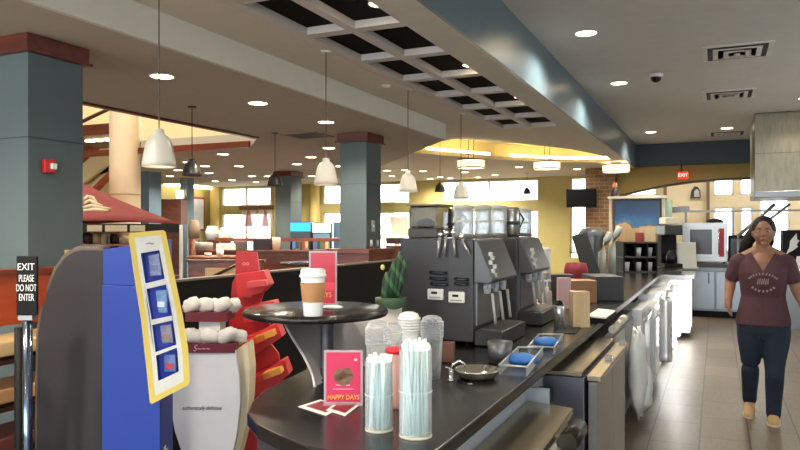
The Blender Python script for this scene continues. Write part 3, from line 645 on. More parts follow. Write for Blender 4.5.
# white bags hanging
mb = MB().blob((-.56,5.75,.42), .07, .16, .34, 14, 12, .35, 4).blob((-.55,6.05,.25), .09, .15, .2, 14, 10, .35, 5)
tag(mb.build('plastic_bag', M((226,228,228), .4)), 'white translucent plastic bag hanging off the counter front in the glare', 'bag')
for k, (y, s_) in enumerate(((4.75,.05),(5.0,.045),(5.25,.055))):
    tag(MB().tube([(-.62,y,.865+.012),(-.62,y+.16,.865+.012)], s_*.5, 12).build('rolled_towel', M((214,206,190), .8)), ['pale rolled towel nearest on the ledge under the counter edge','middle pale rolled towel on the ledge under the counter edge','farthest pale rolled towel on the ledge under the counter edge'][k], 'towel')
# ================================================================ ROUND TABLE ON THE COUNTER END
tc_ = V(316, 2.96, z=0); TZ = 1.20
t = thing('round_table', 'small round dark glossy bar table raised over the counter end', 'table', (tc_.x, tc_.y, CT))
MB().lathe([(0,TZ),(.29,TZ),(.302,TZ-.006),(.306,TZ-.016),(.300,TZ-.028),(.28,TZ-.032),(0,TZ-.032)], (tc_.x, tc_.y, 0), 64).build('tabletop', M((34,30,27), .22, noisy=.6, scale=60), t)
pp = V(327, 2.70, z=0)
MB().lathe([(0,CT),(.045,CT),(.045,CT+.008),(.025,CT+.012),(.025,TZ-.06),(.027,TZ-.031)], (pp.x, pp.y, 0), 24).build('pedestal', M((48,48,56), .35, .4), t)
# curved steel guard below table
gu = thing('steel_guard', 'curved brushed steel guard sheet under the round table', 'guard', V(340, 2.6, z=CT))
prof = [(283,318),(287,324),(292,333),(298,345),(304,358),(309,371),(313,385),(315,398)]
mb = MB(); vs = []; N = 12
for i, (lx, ly) in enumerate(prof):
    f = i/(len(prof)-1); z = (TZ-.036)*(1-f)+(CT+.001)*f
    for k in range(N+1):
        s_ = k/N; d = (2.88-.30*f)+.50*s_+.12*math.sin(s_*PI)
        px = lx+(402-lx)*s_**1.0
        p = V(px, d, z=z); vs.append(p)
nn = len(vs); nrm = FW*.006
vs2 = vs+[v+nrm for v in vs]; fs = []
for i in range(len(prof)-1):
    for k in range(N):
        a = i*(N+1)+k; fs += [(a,a+1,a+N+2,a+N+1),(nn+a,nn+a+N+1,nn+a+N+2,nn+a+1)]
mb.add(vs2, fs, True).build('sheet', M((190,186,184), .45, .45, noisy=.2, scale=3), gu)
e_ = MB().tube([vs[i*(N+1)] for i in range(len(prof))], .006, 8).build('edge_trim', M((200,198,196), .3, .6), gu)
# coffee cup
q = G(313, 316, TZ)
def coffee_cup(q, label):
    t = thing('coffee_cup', label, 'cup', q)
    MB().lathe([(0,.001),(.034,.001),(.036,.004),(.047,.152),(.046,.155)], q, 32).build('cup', WHITEG, t)
    MB().lathe([(.0395,.055),(.0385,.055),(.0470,.130),(.0485,.130),(.0408,.055)], q, 32).build('sleeve', KRAFT, t)
    MB().lathe([(.048,.148),(.052,.150),(.052,.158),(.048,.162),(.047,.178),(.043,.182),(.040,.176),(0,.176)], q, 32).build('lid', WHITE, t)
coffee_cup(q, 'white paper coffee cup with brown sleeve and white lid on the round table')
# upright red sign on round table
def card(px0, px1, py0, py1, d, name, label, face, frame, z0, parts):
    c = V((px0+px1)/2, d, z=z0); wd = (px1-px0)/FPX*d; ht = (py1-py0)/FPX*d
    t = thing(name, label, 'sign', c, TH)
    def B(x0, x1, y0, y1, a, b): 
        m = MB(); m.box(x0, x1, y0, y1, a, b); m.v = [Matrix.Rotation(TH,3,'Z')@v+c for v in m.v]; return m
    B(-wd/2, wd/2, -.004, .004, .0, ht).build('holder', frame, t, .001)
    B(-wd/2-.0, wd/2, -.03, .03, 0, .004).build('base', frame, t)
    B(-wd/2+.008, wd/2-.008, -.006, -.0042, .008, ht-.007).build('poster', face, t)
    parts(t, B, c, wd, ht)
    return t
ACR = M((200,188,196), .15, alpha=.7)
q = G(325, 305, TZ); dd = (q-Vector((0,0,H))).dot(FW)
def p1(t, B, c, w_, h_):
    R_ = Matrix.Rotation(TH,3,'Z')
    text('lettering', 'DAYS', .03, M((240,170,40), .5), c+R_@Vector((.005,-.0075,.045)), facing(TH), t, sx=.9)
    B(-w_/2+.012, w_/2-.012, -.0068, -.006, .065, .10).build('printed_band', M((224,60,80), .4), t)
card(309, 337, 252, 306, dd, 'table_sign', 'red upright sign in a clear holder behind the coffee cup', M((196,30,56), .35), ACR, TZ, p1)
tag(MB().blob(G(333,309,TZ)+Vector((0,0,.008)), .045, .03, .008, 14, 6, .4, 4).build('napkin', PAPER), 'crumpled pale napkin at the foot of the red table sign', 'napkin')
# HAPPY DAYS sign
q = G(343, 404, CT); dd = (q-Vector((0,0,H))).dot(FW)
def p2(t, B, c, w_, h_):
    R_ = Matrix.Rotation(TH,3,'Z')
    text('lettering', 'HAPPY DAYS', .0215, M((248,190,40), .5), c+R_@Vector((0,-.0075,.024)), facing(TH), t, sx=.86, shear=.1)
    B(-.025, .022, -.0068, -.006, .062, .066).build('small_print', M((230,150,170), .4), t); B(-.035, .035, -.0068, -.006, .05, .0525).build('small_print', M((230,150,170), .4), t)
    m = MB()
    for (x, z, r, s2) in ((-.012,.10,.020,1),(.012,.105,.018,1),(.0,.085,.024,1),(-.02,.088,.014,1),(.02,.09,.014,1)): m.prism([(x+r*math.cos(a*PI/5)*(1+.15*math.sin(a*3)), z+r*math.sin(a*PI/5)) for a in range(10)], 'y', -.0069, -.006)
    m.v = [R_@v+c for v in m.v]; m.build('printed_food', M((128,92,70), .6, noisy=.7, scale=60), t)
    B(.036, .046, -.0068, -.006, h_-.035, h_-.028).build('small_mark', M((240,200,210), .4), t)
card(324, 363, 350, 404, dd, 'counter_sign', 'pink HAPPY DAYS sign in a clear holder standing on the black counter', M((206,30,84), .35, noisy=.12, scale=12), ACR, CT, p2)
def leaflet(pts, label, z):
    P = [G(a, b, CT) for a, b in pts]; t = thing('leaflet', label, 'leaflet', sum(P, Vector())/4)
    t.location.z = z
    quad_prism(P, z, z+.0012).build('sheet', PAPER, t)
    c = sum(P, Vector())/4; I = [c+(p-c)*.72+(P[1]-P[0])*(.04) for p in P]
    quad_prism(I, z+.0012, z+.002).build('printed_block', M((140,44,56), .6, noisy=.6, scale=50), t)
leaflet([(298,407),(320,400),(345,405),(326,416)], 'white leaflet with dark red print lying left in front of the pink sign', CT+.0005)
leaflet([(326,411),(338,402),(362,404),(345,417)], 'white leaflet with red print partly under the pink sign, right one', CT+.002)
# straw jars
STRAW = M((220,236,236), .45); 
def straw_jar(q, r, hj, hs, n, label, seed):
    random.seed(seed); t = thing('straw_jar', label, 'jar', q)
    MB().lathe([(0,.003),(r-.003,.003),(r,.008),(r,hj),(r-.003,hj),(r-.003,.01)], q, 36).build('glass', CLEAR, t)
    MB().lathe([(r+.001,hj*.52),(r+.002,hj*.525),(r+.001,hj*.53)], q, 36).build('rim_line', M((220,224,224), .3), t)
    MB().lathe([(0,.0),(r,.0),(r+.001,.006),(0,.007)], q, 36).build('base', M((206,200,180), .3), t)
    return t
for q, r, hj, hs, n, lb, sd in ((G(379,430,CT), .040, .20, .215, 62, 'clear jar of pale straws, the shorter one behind left', 3), (G(415.5,436,CT), .046, .245, .265, 80, 'clear jar of pale straws, the taller one in front right', 5)):
    straw_jar(q, r, hj, hs, n, lb, sd); random.seed(sd)
    for k in range(n):
        a = random.uniform(0, 2*PI); rr = math.sqrt(random.random())*(r-.008); a2 = a+random.uniform(-.6,.6); r2 = math.sqrt(random.random())*(r-.005)*1.05
        p0_ = q+Vector((rr*math.cos(a), rr*math.sin(a), .009)); p1_ = q+Vector((r2*math.cos(a2), r2*math.sin(a2), hs+random.uniform(-.012,.008)))
        o = MB().tube([p0_, p1_], .0042, 7).build('straw', STRAW)
        tag(o, 'paper wrapped pale straw in the %s jar' % ('shorter left' if sd == 3 else 'taller right'), 'straw', 'straws in the %s jar' % ('shorter' if sd == 3 else 'taller'))
# red lidded tumbler
q = G(396, 407, CT); t = thing('lidded_container', 'pinkish clear container with bright red lid behind the straw jars', 'container', q)
MB().lathe([(0,.0),(.03,.0),(.032,.01),(.032,.175),(.028,.18)], q, 24).build('body', M((214,160,150), .3, alpha=.8), t)
MB().lathe([(0,.195),(.032,.195),(.035,.19),(.035,.178),(0,.178)], q, 24).build('lid', M((214,30,50), .4), t)
# cups and lids
def cup_stack(px, pb, r, h, n, mat, name, label, cat, z=CT):
    q = G(px, pb, z); t = thing(name, label, cat, q); pr = [(0,0),(r*.72,0)]
    MB().lathe([(0,0),(r*.72,0),(r*.95,h*.75),(r*.93,h*.76)], q, 24).build('bottom_cup', mat, t)
    for k in range(n):
        z0 = h*.72+k*h*.28/n; MB().lathe([(r*.93,z0),(r*1.0,z0+.001),(r*1.02,z0+.28*h/n*.8),(r*.9,z0+.28*h/n*.85)]+([(r*.8,z0+.28*h/n+.012),(r*.4,z0+.28*h/n+.02),(0,z0+.28*h/n+.022)] if k == n-1 else []), q, 24).build('cup_rim', mat, t)
    return t
cup_stack(378, 392, .045, .235, 5, CLEARC, 'clear_cup_stack', 'stack of clear plastic cups left behind the straw jars', 'cups')
cup_stack(393, 384, .036, .21, 4, CLEARC, 'clear_cup_stack', 'narrow stack of clear cups behind the red lidded container', 'cups')
cup_stack(409, 376, .046, .235, 6, WHITEG, 'white_cup_stack', 'tall stack of white cups with rounded top behind the taller straw jar', 'cups')
cup_stack(432, 378, .046, .225, 6, CLEARC, 'clear_cup_stack', 'stack of clear plastic cups right of the white cups', 'cups')
cup_stack(420, 388, .035, .15, 5, WHITEG, 'white_cup_stack', 'short stack of white lids between the straw jar and clear cups', 'lids')
q = G(447, 362, CT); tag(MB().cbox(q+Vector((0,0,.045)), .07, .05, .088, .3).build('wood_box', wood((92,58,44),(112,70,52)), bevel=.004), 'small brown wooden box against the dispenser side', 'box')
# green leaves in pot
q = V(391, 3.42, z=CT); GRS = stripes((38,66,42), (72,112,70), (30,10,20), 3.2)
t = thing('potted_plant', 'dark green striped plant in a green pot between the round table and the dispenser', 'plant', q)
MB().lathe([(0,0),(.05,0),(.06,.12),(.075,.22),(.078,.25),(.06,.252),(0,.24)], q, 24).build('pot', M((62,88,62), .5, noisy=.4, scale=20), t)
for k, (dx, lean, hh) in enumerate(((-.03,.012,.14),(-.012,.03,.2),(.006,.04,.24),(.02,.05,.2))):
    mb = MB(); pts = [q+RT*(dx+lean*f)+FW*(.01*k)+Vector((0,0,.235+hh*f)) for f in (0,.35,.7,1)]
    mb.tube(pts, [.02,.022,.02,.008], 10).build('leaf', GRS, t)
tag(MB().blob(q+RT*-.04+FW*-.04+Vector((0,0,.40)), .012, .008, .014, 8, 6).build('yellow_flower', M((226,206,110), .6)), 'tiny pale yellow flower on the dark green plant', 'flower')
# ---------------------------------------------------------------- drink dispensers
DK = M((54,52,54), .42, noisy=.05); DK2 = M((96,96,98), .35)
def dispenser(label, labels_on_side):
    x0, x1, y0, y1 = -1.50, -1.10, 3.32, 3.79
    t = thing('drink_dispenser', label, 'drink dispenser', (-1.25, 3.62, CT))
    MB().box(x0, x1, y0, y1, CT+.02, 1.485).build('body', DK, t, .008)
    for x in (x0+.04, x1-.04):
        for y in (y0+.05, y1-.05): MB().lathe([(0,CT),(.018,CT),(.018,CT+.02),(0,CT+.02)], (x,y,0), 12).build('foot', BLACK, t)
    MB().prism([(x1+.001,1.48),(x1+.02,1.48),(-1.00,1.285),(-1.015,1.265),(x1+.001,1.265)], 'y', y0+.005, y1-.005).build('head', M((88,88,90), .3, .2), t, .006)
    MB().box(-1.052, -1.048, y0+.12, y1-.12, 1.29, 1.30).build('head_trim', STEELD, t)
    MB().box(x1, x1+.012, y0+.03, y1-.03, 1.05, 1.262).build('splash_panel', steel((132,134,138), .3), t)
    MB().box(x1+.002, -.955, y0+.01, y1, CT+.004, 1.03).build('drip_tray', M((48,48,49), .35), t, .006)
    MB().box(x1+.02, -.97, y0+.04, y1-.03, 1.031, 1.036).build('tray_grille', steel((110,110,108), .3), t)
    for k in range(3):
        y = y0+.09+k*.14
        n_ = MB().lathe([(0,0),(.016,0),(.02,.03),(.02,.055),(0,.055)], (-1.055, y, 1.208), 16).build('nozzle', M((186,190,194), .3), t)
        MB().tube([(-1.055,y-.035,1.24),(-1.055,y+.035,1.24)], .011, 10).build('valve', M((150,160,172), .3), n_)
        MB().tube([(-1.03,y,1.21),(-1.012,y,1.06)], .008, 8).build('lever', M((172,172,170), .35), n_)
    for k in range(6):
        MB().box(-1.03+.012*(k//3), -1.012+.012*(k//3), y0+.03+.03*(k%2), y0+.05+.03*(k%2), 1.40-.035*k*.6, 1.42-.035*k*.6).build('button', M((190,190,184), .4), t)
    if labels_on_side:
        for (px, py) in ((436.5,294),(457.5,297)):
            q = YP(px, y0, py); s = MB().box(q.x-.043, q.x+.043, y0-.022, y0-.001, q.z-.028, q.z+.028).build('switch_plate', M((226,224,216), .5), t, .006)
            MB().box(q.x-.02, q.x+.012, y0-.024, y0-.0215, q.z+.002, q.z+.014).build('slot', BLACK, s)
            MB().box(q.x-.03, q.x+.03, y0-.0235, y0-.0215, q.z-.018, q.z-.012).build('slot', M((150,148,140), .5), s)
        for i, (px, py) in enumerate(((439,273),(439,279),(440,284.5),(462,279.5),(462,284))):
            q = YP(px, y0, py); w_ = .045 if i < 3 else .034
            MB().tube([(q.x-w_, y0-.008, q.z+.004),(q.x-w_*.5, y0-.016, q.z),(q.x+w_*.5, y0-.016, q.z),(q.x+w_, y0-.008, q.z+.002)], .0085, 8).build('hook', M((34,38,44), .25), t)
    return t
d0 = dispenser('dark grey drink dispenser nearest the camera with two white switch plates', True)
def copy_disp(dy, label):
    r = dup(d0, (d0.location.x, d0.location.y+dy, CT), 0, label)
    for ch in list(r.children):
        if ch.name.split('.')[0] in ('switch_plate','hook'):
            for g in list(ch.children): bpy.data.objects.remove(g)
            bpy.data.objects.remove(ch)
copy_disp(.86, 'dark grey drink dispenser, second from the camera')
# tongs hanging on the near dispenser
for i, (a, b) in enumerate((((440,236),(437,258)),((446,234),(444,257)),((453,234),(455,258)),((461,238),(470,256)))):
    A, B_ = YP(a[0], 3.30, a[1]), YP(b[0], 3.30, b[1]); A.y = B_.y = 3.303
    t = thing('serving_tongs', ['steel tongs hanging leftmost on the near dispenser','steel tongs hanging second from left on the near dispenser','steel tongs hanging third from left on the near dispenser','steel tongs hanging slanted, rightmost on the near dispenser'][i], 'tongs', A)
    MB().tube([A, B_], .007, 8).build('arm', M((190,190,186), .25, .7), t); MB().blob(A+Vector((0,-.003,.008)), .015, .008, .016, 10, 8).build('grip', CHROME, t)
# hoppers and jars on the dispensers
def jar(px, y, zt, r, h, kind, label):
    q = YP(px, y, z=0); q.z = zt; t = thing('dispenser_jar' if kind != 'hopper' else 'hopper', label, 'jar' if kind != 'hopper' else 'hopper', q)
    if kind == 'glass':
        MB().lathe([(0,0),(r,0),(r,h),(r-.003,h),(r-.003,.004)], q, 24).build('glass', CLEARJ, t)
        MB().lathe([(0,.0),(r+.004,.0),(r+.004,.02),(r+.0015,.022)], q, 24).build('base', M((120,118,114), .4), t)
        MB().lathe([(r+.003,h*.5),(r+.003,h*.56)], q, 24).build('band', M((186,184,176), .3), t)
        MB().lathe([(0,h+.012),(r*.6,h+.01),(r+.004,h),(r+.004,h-.012)], q, 24).build('lid', M((170,166,158), .35), t)
    elif kind == 'steel':
        MB().lathe([(0,0),(r*.9,0),(r,.01),(r,h*.9),(r*.8,h),(0,h)], q, 24).build('body', steel((168,168,164), .25), t)
        MB().lathe([(r+.002,h*.4),(r+.004,h*.42),(r+.004,h*.5),(r+.002,h*.52)], q, 24).build('band', DGREY, t)
        MB().tube([q+RT*(r)+Vector((0,0,h*.8)), q+RT*(r+.025)+Vector((0,0,h*.6)), q+RT*(r)+Vector((0,0,h*.3))], .006, 8).build('handle', BLACK, t)
    return t
q = YP(429, 3.60, z=1.487)
t = thing('hopper', 'smoky clear square hopper on the left of the near dispenser', 'hopper', q)
MB().box(q.x-.085, q.x+.085, 3.50, 3.70, 1.487, 1.54).build('base', M((60,58,56), .4), t, .006)
MB().box(q.x-.08, q.x+.08, 3.51, 3.73, 1.54, 1.66).build('bin', M((60,57,52), .2, alpha=.7), t, .01)
MB().box(q.x-.09, q.x+.09, 3.49, 3.75, 1.66, 1.672).build('lid', M((128,116,88), .3), t, .004)
MB().blob((q.x-.02,3.6,1.56), .05, .06, .035, 12, 8, .3, 5).build('beans', M((46,34,28), .6), t)
jar(464, 3.45, 1.487, .05, .165, 'glass', 'clear glass jar on the near dispenser beside the smoky hopper')
jar(455, 3.74, 1.487, .040, .165, 'steel', 'steel pitcher behind the smoky hopper on the near dispenser')
jar(483, 3.70, 1.487, .045, .17, 'glass', 'clear glass jar at the right end of the near dispenser')
jar(498, 4.30, 1.487, .055, .19, 'glass', 'clear glass jar leftmost on the second dispenser')
jar(512, 4.40, 1.487, .05, .19, 'steel', 'steel pitcher in the middle of the second dispenser')
jar(524, 4.58, 1.487, .05, .175, 'glass', 'clear glass jar rightmost on the second dispenser')
# between dispensers: dark box
simple('cup_rack', 'dark slotted cup rack between the two drink dispensers', 'rack', [('body', MB().box(-1.7, -1.25, 3.86, 4.12, CT, 1.3), BLACK, .01), ('top_tray', MB().box(-1.7,-1.25,3.86,4.12,1.301,1.33), STEELD, .004)])
for k in range(3):
    jar(528+k*9, 5.3+k*.35, CT, .04, .52-.05*k, 'glass', ['tall clear tube jar standing nearest right of the dispensers','tall clear tube jar second right of the dispensers','tall clear tube jar third right of the dispensers'][k])
# ---------------------------------------------------------------- sink bowl and tap
q = G(477, 378, CT); t = thing('dipper_well', 'round steel dipper bowl with bright rim on the black counter', 'bowl', q)
MB().lathe([(0,.006),(.05,.006),(.07,.02),(.082,.036),(.088,.038),(.088,.032),(.075,.01),(.06,0),(0,0)], q, 40).build('bowl', M((206,200,186), .15, .9), t)
q = G(451, 381, CT); t = thing('small_tap', 'small curved chrome tap beside the steel bowl', 'tap', q)
MB().lathe([(0,0),(.014,0),(.014,.006),(.009,.01),(.009,.045),(0,.047)], q, 16).build('body', CHROME, t)
MB().tube([q+Vector((0,0,.04)), q+RT*.01+Vector((0,0,.065)), q+RT*.03+Vector((0,0,.078)), q+RT*.048+Vector((0,0,.068)), q+RT*.055+Vector((0,0,.055))], .005, 10).build('spout', CHROME, t)
MB().tube([q+Vector((0,0,.045)), q+RT*-.022+Vector((0,0,.055))], .004, 8).build('handle', CHROME, t)
tag(MB().blob(G(470,385,CT)+Vector((0,0,.004)), .012, .006, .004, 10, 6).build('spoon_tip', CHROME), 'tiny bright metal bit on the counter in front of the bowl', 'spoon')
# clear bins with blue cloths
def bin_(pts, h, label, lid):
    P = [G(a, b, CT) for a, b in pts]; c = sum(P, Vector())/4; t = thing('clear_bin', label, 'bin', c)
    mb = MB()
    for i in range(4):
        a, b = P[i], P[(i+1)%4]; n_ = (c-(a+b)/2).normalized()*.004
        mb.add([a+Vector((0,0,.001)), b+Vector((0,0,.001)), b+n_+Vector((0,0,.001)), a+n_+Vector((0,0,.001)), a+Vector((0,0,h)), b+Vector((0,0,h)), b+n_+Vector((0,0,h)), a+n_+Vector((0,0,h))], [(0,1,5,4),(3,2,6,7),(4,5,6,7)])
    mb.build('walls', CLEAR, t)
    mb = MB()
    for i in range(4): mb.tube([P[i]+Vector((0,0,h)), P[(i+1)%4]+Vector((0,0,h))], .004, 6)
    mb.build('rim', M((196,196,192), .3, .5), t)
    o = MB().blob(c+Vector((0,0,.026)), .068, .066, .025, 16, 10, .3, 3).build('blue_cloth', M((44,112,190), .6, noisy=.2, scale=20))
    tag(o, lid, 'cloth')
bin_([(499,375),(518,356),(543,356),(527,377)], .04, 'clear shallow bin holding a blue cloth, nearer of the two', 'crumpled bright blue cloth in the nearer clear bin')
bin_([(528,354),(539,341),(563,341),(554,355)], .036, 'clear shallow bin holding a blue cloth, farther of the two', 'crumpled bright blue cloth in the farther clear bin')
q = G(500, 362, CT); tag(MB().lathe([(0,.0),(.05,0),(.055,.09),(.05,.09),(.045,.01),(0,.01)], q, 28).build('steel_tub', M((112,114,118), .35, .6)), 'grey round steel tub left of the nearer clear bin', 'tub')
# ---------------------------------------------------------------- more things along the counter
q = G(547, 308, CT); t = thing('soap_pump', 'clear pump bottle with white pump head right of the second dispenser', 'bottle', q)
MB().lathe([(0,0),(.035,0),(.037,.01),(.037,.11),(.02,.13),(.014,.135)], q, 20).build('bottle', M((196,190,182), .3, alpha=.8), t)
MB().lathe([(.014,.13),(.014,.155),(.006,.16),(.006,.2),(0,.2)], q, 14).tube([q+RT*-.045+Vector((0,0,.2)), q+RT*.03+Vector((0,0,.205))], .008, 8).build('pump', WHITE, t)
q = G(559, 328, CT); t = thing('steel_shaker', 'upright steel shaker cup with dark neck on the counter', 'shaker', q)
MB().lathe([(0,0),(.03,0),(.034,.13),(.03,.135)], q, 24).build('body', M((206,206,206), .22, .8), t); MB().lathe([(.025,.135),(.018,.16),(0,.165)], q, 20).build('neck', BLACK, t)
for k, (px, py, r, h, c_, lb) in enumerate([(534,314,.03,.10,(190,150,126),'tan paper cup nearest in the group beside the second dispenser'),(541,317,.028,.09,(206,170,144),'pale tan paper cup in the group beside the second dispenser'),(548,305,.03,.11,(186,142,120),'brown paper cup at the back of the group beside the second dispenser')]):
    q = G(px, py, CT); tag(MB().lathe([(0,0),(r*.75,0),(r,h),(r*.95,h),(0,h*.9)], q, 20).build('paper_cup', M(c_, .6)), lb, 'cup')
def bx(px0, px1, py0, py1, dpth, mat, name, label, cat, z=CT, rz=0):
    a, b = G(px0, py1, z), G(px1, py1, z); d = (a-Vector((0,0,H))).dot(FW); b = V(px1, d, z=z); h = (py1-py0)/FPX*d
    c = (a+b)/2+FW*dpth/2; o = MB().cbox(c+Vector((0,0,h/2+.001)), (b-a).length, dpth, h, TH+rz).build(name, mat, bevel=.003); return tag(o, label, cat)
bx(558, 571, 278, 309, .05, M((206,168,172), .6), 'pink_carton', 'tall thin pink carton standing on the counter', 'carton')
bx(573, 590, 292, 328, .10, wood((188,160,120),(202,176,138),.5,2), 'tan_box', 'tall tan cardboard box on the counter edge', 'box')
bx(568, 597, 281, 303, .25, M((150,110,74), .6), 'brown_box', 'brown open wooden box behind the tan box', 'box')
bx(596, 624, 277, 301, .45, M((58,60,66), .45), 'dark_drawer_unit', 'low dark drawer unit behind the white papers', 'drawer unit')
bx(551, 574, 275, 296, .2, M((66,66,68), .5), 'grey_bin', 'dark grey bin behind the pink carton', 'bin')
P = [G(*p, CT) for p in ((586,322),(598,314),(616,316),(606,324))]
t = thing('paper_stack', 'small stack of white papers on a black tray by the counter edge', 'papers', sum(P, Vector())/4)
quad_prism(P, CT, CT+.03).build('tray', BLACK, t); quad_prism([sum(P, Vector())/4+(p-sum(P, Vector())/4)*.95 for p in P], CT+.031, CT+.04).build('sheets', PAPER, t)
P = [G(*p, CT) for p in ((553,333),(568,322),(586,322),(575,334))]
tag(quad_prism(P, CT+.0005, CT+.006).build('bar_mat', M((18,18,20), .7)), 'flat black bar mat on the counter', 'mat')
# far register and taps
q = V(583, 7.4, z=CT); t = thing('register_screen', 'dark register screen tilted back on the far counter', 'register', q, TH)
MB().cbox(q+Vector((0,0,.03)), .34, .3, .058, TH).build('base', BLACK, t, .01)
MB().cbox(q+Vector((0,0,.32))+RT*.03, .17, .04, .46, TH, ('Y', -.30)).build('screen', M((54,56,56), .25), t, .01)
MB().cbox(q+Vector((0,0,.10))+RT*.0, .05, .05, .1, TH).build('stand', BLACK, t)
q = V(576, 7.0, z=CT); t = thing('red_stool_cushion', 'dark red padded cap next to the register', 'cushion', q); MB().lathe([(0,0),(.11,0),(.12,.18),(.1,.25),(0,.26)], q, 20).build('cushion', M((120,26,40), .6), t)
for k, (px, y, hh, lb) in enumerate([(604,7.6,.55,'tall curved pale tap column left of its pair on the far counter'),(614,8.0,.62,'tall curved pale tap column right of its pair on the far counter')]):
    q = V(px-2, y, z=CT); t = thing('tap_column', lb, 'tap column', q)
    MB().tube([q, q+Vector((0,0,hh*.6)), q+RT*.05+Vector((0,0,hh*.85)), q+RT*.09+Vector((0,0,hh))], [.045,.042,.04,.035], 14).build('column', M((176,184,178), .3, .3), t)
    MB().lathe([(0,0),(.07,0),(.07,.02),(0,.02)], q, 20).build('base', STEELD, t)
q = V(592, 8.6, z=CT); t = thing('steel_grinder', 'steel grinder with a curved white hood under the narrow window', 'grinder', q)
MB().lathe([(0,0),(.12,0),(.11,.3),(.15,.5),(.14,.56),(0,.6)], q, 20).build('body', STEELD, t); MB().lathe([(.155,.5),(.165,.54),(.12,.60),(0,.62)], q, 20).build('hood', M((110,114,112), .35, .5), t)
# black open shelf with boxes
a0 = V(621, 9.6, z=CT); b0 = V(655, 9.6, z=CT); c = (a0+b0)/2; W_ = (b0-a0).length
t = thing('black_shelf_unit', 'black open shelf unit with stacked cups on the far counter', 'shelf', c, TH)
def LB(x0, x1, y0, y1, z0, z1, c=c): m = MB().box(x0, x1, y0, y1, z0, z1); m.v = [Matrix.Rotation(TH,3,'Z')@v+c for v in m.v]; return m
LB(-W_/2, W_/2, .2, .22, 0, .42).build('back', BLACK, t)
for x in (-W_/2, -W_/2+.15, W_/2-.15, W_/2-.02): LB(x, x+.02, -.1, .2, 0, .42).build('upright', BLACK, t)
for z in (0, .2, .40): LB(-W_/2, W_/2, -.1, .2, z, z+.02).build('shelf', DGREY, t)
for i, (x, z) in enumerate([(-.16,.02),(0,.02),(.15,.02),(-.0,.22),(.15,.22)]):
    o = MB().lathe([(0,0),(.03,0),(.04,.12),(0,.12)], c+Matrix.Rotation(TH,3,'Z')@Vector((x,-.02,z)), 14).build('paper_cup', M((180,184,186), .5)); tag(o, 'pale cup standing in the black open shelf unit', 'cup', 'cups in the black shelf unit')
for i, (px0, px1, py0, py1, c_, lb) in enumerate([(622,633,232,245,(196,160,120),'tan carton leftmost on the black shelf unit'),(634,641,236,245,(150,60,56),'small red carton in the middle on the black shelf unit'),(642,653,230,245,(206,184,146),'cream carton rightmost on the black shelf unit')]):
    a, b = V(px0, 9.62, z=0), V(px1, 9.62, z=0); h = (py1-py0)/FPX*9.62; m = MB().cbox((a+b)/2+Vector((0,0,CT+.421+h/2)), (b-a).length, .2, h, TH)
    tag(m.build('small_carton', M(c_, .7), bevel=.004), lb, 'carton')
q = V(669, 11.0, z=CT); t = thing('coffee_brewer', 'tall black coffee brewer with pale top at the far end of the counter', 'brewer', q, TH)
def QB(x0,x1,y0,y1,z0,z1,q=q): m = MB().box(x0,x1,y0,y1,z0,z1); m.v=[Matrix.Rotation(TH,3,'Z')@v+q for v in m.v]; return m
QB(-.14,.14,-.2,.2,0,.06).build('base', BLACK, t, .01); QB(-.12,.12,.0,.18,.06,.5).build('tower', BLACK, t, .01); QB(-.14,.14,-.2,.2,.5,.66).build('head', M((40,40,42),.3), t, .015)
QB(-.11,.11,-.16,.14,.665,.78).build('water_tank', M((230,222,196), .3), t, .02)
MB().lathe([(0,.07),(.08,.07),(.09,.15),(.06,.25),(.05,.27)], q+FW*-.1, 20).build('carafe', BLACKG, t)
q = V(690, 10.9, z=.905); t = thing('white_bin', 'white square bin leaning on the end cabinet', 'bin', q, TH)
m = MB().cbox(q+Vector((-.06,.2,.22)), .3, .06, .42, TH, ('X', -.12)); m.build('panel', M((214,212,204), .5), t, .01)
m = MB().cbox(q+Vector((-.06,.32,.02)), .3, .22, .04, TH); m.build('foot', M((190,188,180), .5), t, .01)
# ================================================================ LEFT: PARTITIONS AND DISPLAYS
struct('wall_partition', MB().box(-3.27, -3.21, 2.97, 9.4, 0, 1.19), BLACK)
struct('trim_10', MB().box(-3.28, -3.20, 2.97, 9.4, 1.19, 1.205), M((120,110,100), .5))  # cap; its lighter colour stands for the thin line of light on top
struct('wall_half', MB().box(-3.24, -3.18, .2, 2.96, 1.06, 1.31), ORW)
struct('trim_11', MB().box(-3.26, -3.16, .2, 2.96, 1.31, 1.335), M((120,50,28), .4))
# grey rounded panel
Yp = 2.35; pts = []
def zz(px, py): p = YP(px, Yp, py); return (p.x, p.z)
pl = [(36,520),(37,400),(38,335),(42,310),(48,290),(56,270),(65,258),(74,252),(82,250)]
prof = [zz(*p) for p in pl]; xr = YP(103.5,Yp).x; prof = [(p[0], max(.0,p[1])) for p in prof]+[(xr, prof[-1][1]), (xr, 0)]
t = thing('rounded_screen', 'dark grey screen panel with a rounded top left corner beside the blue display', 'screen', (-2.5, Yp, 0))
MB().prism(prof, 'y', Yp, Yp+.04).build('panel', M((46,44,48), .8, noisy=.12, scale=40), t)
mb = MB(); ring = prof[:-2]
mb.tube([(x-.004, Yp+.02, z+.004) for x, z in ring]+[(xr, Yp+.02, ring[-1][1]+.004)], .022, 8).build('edging', M((92,80,70), .6), t)
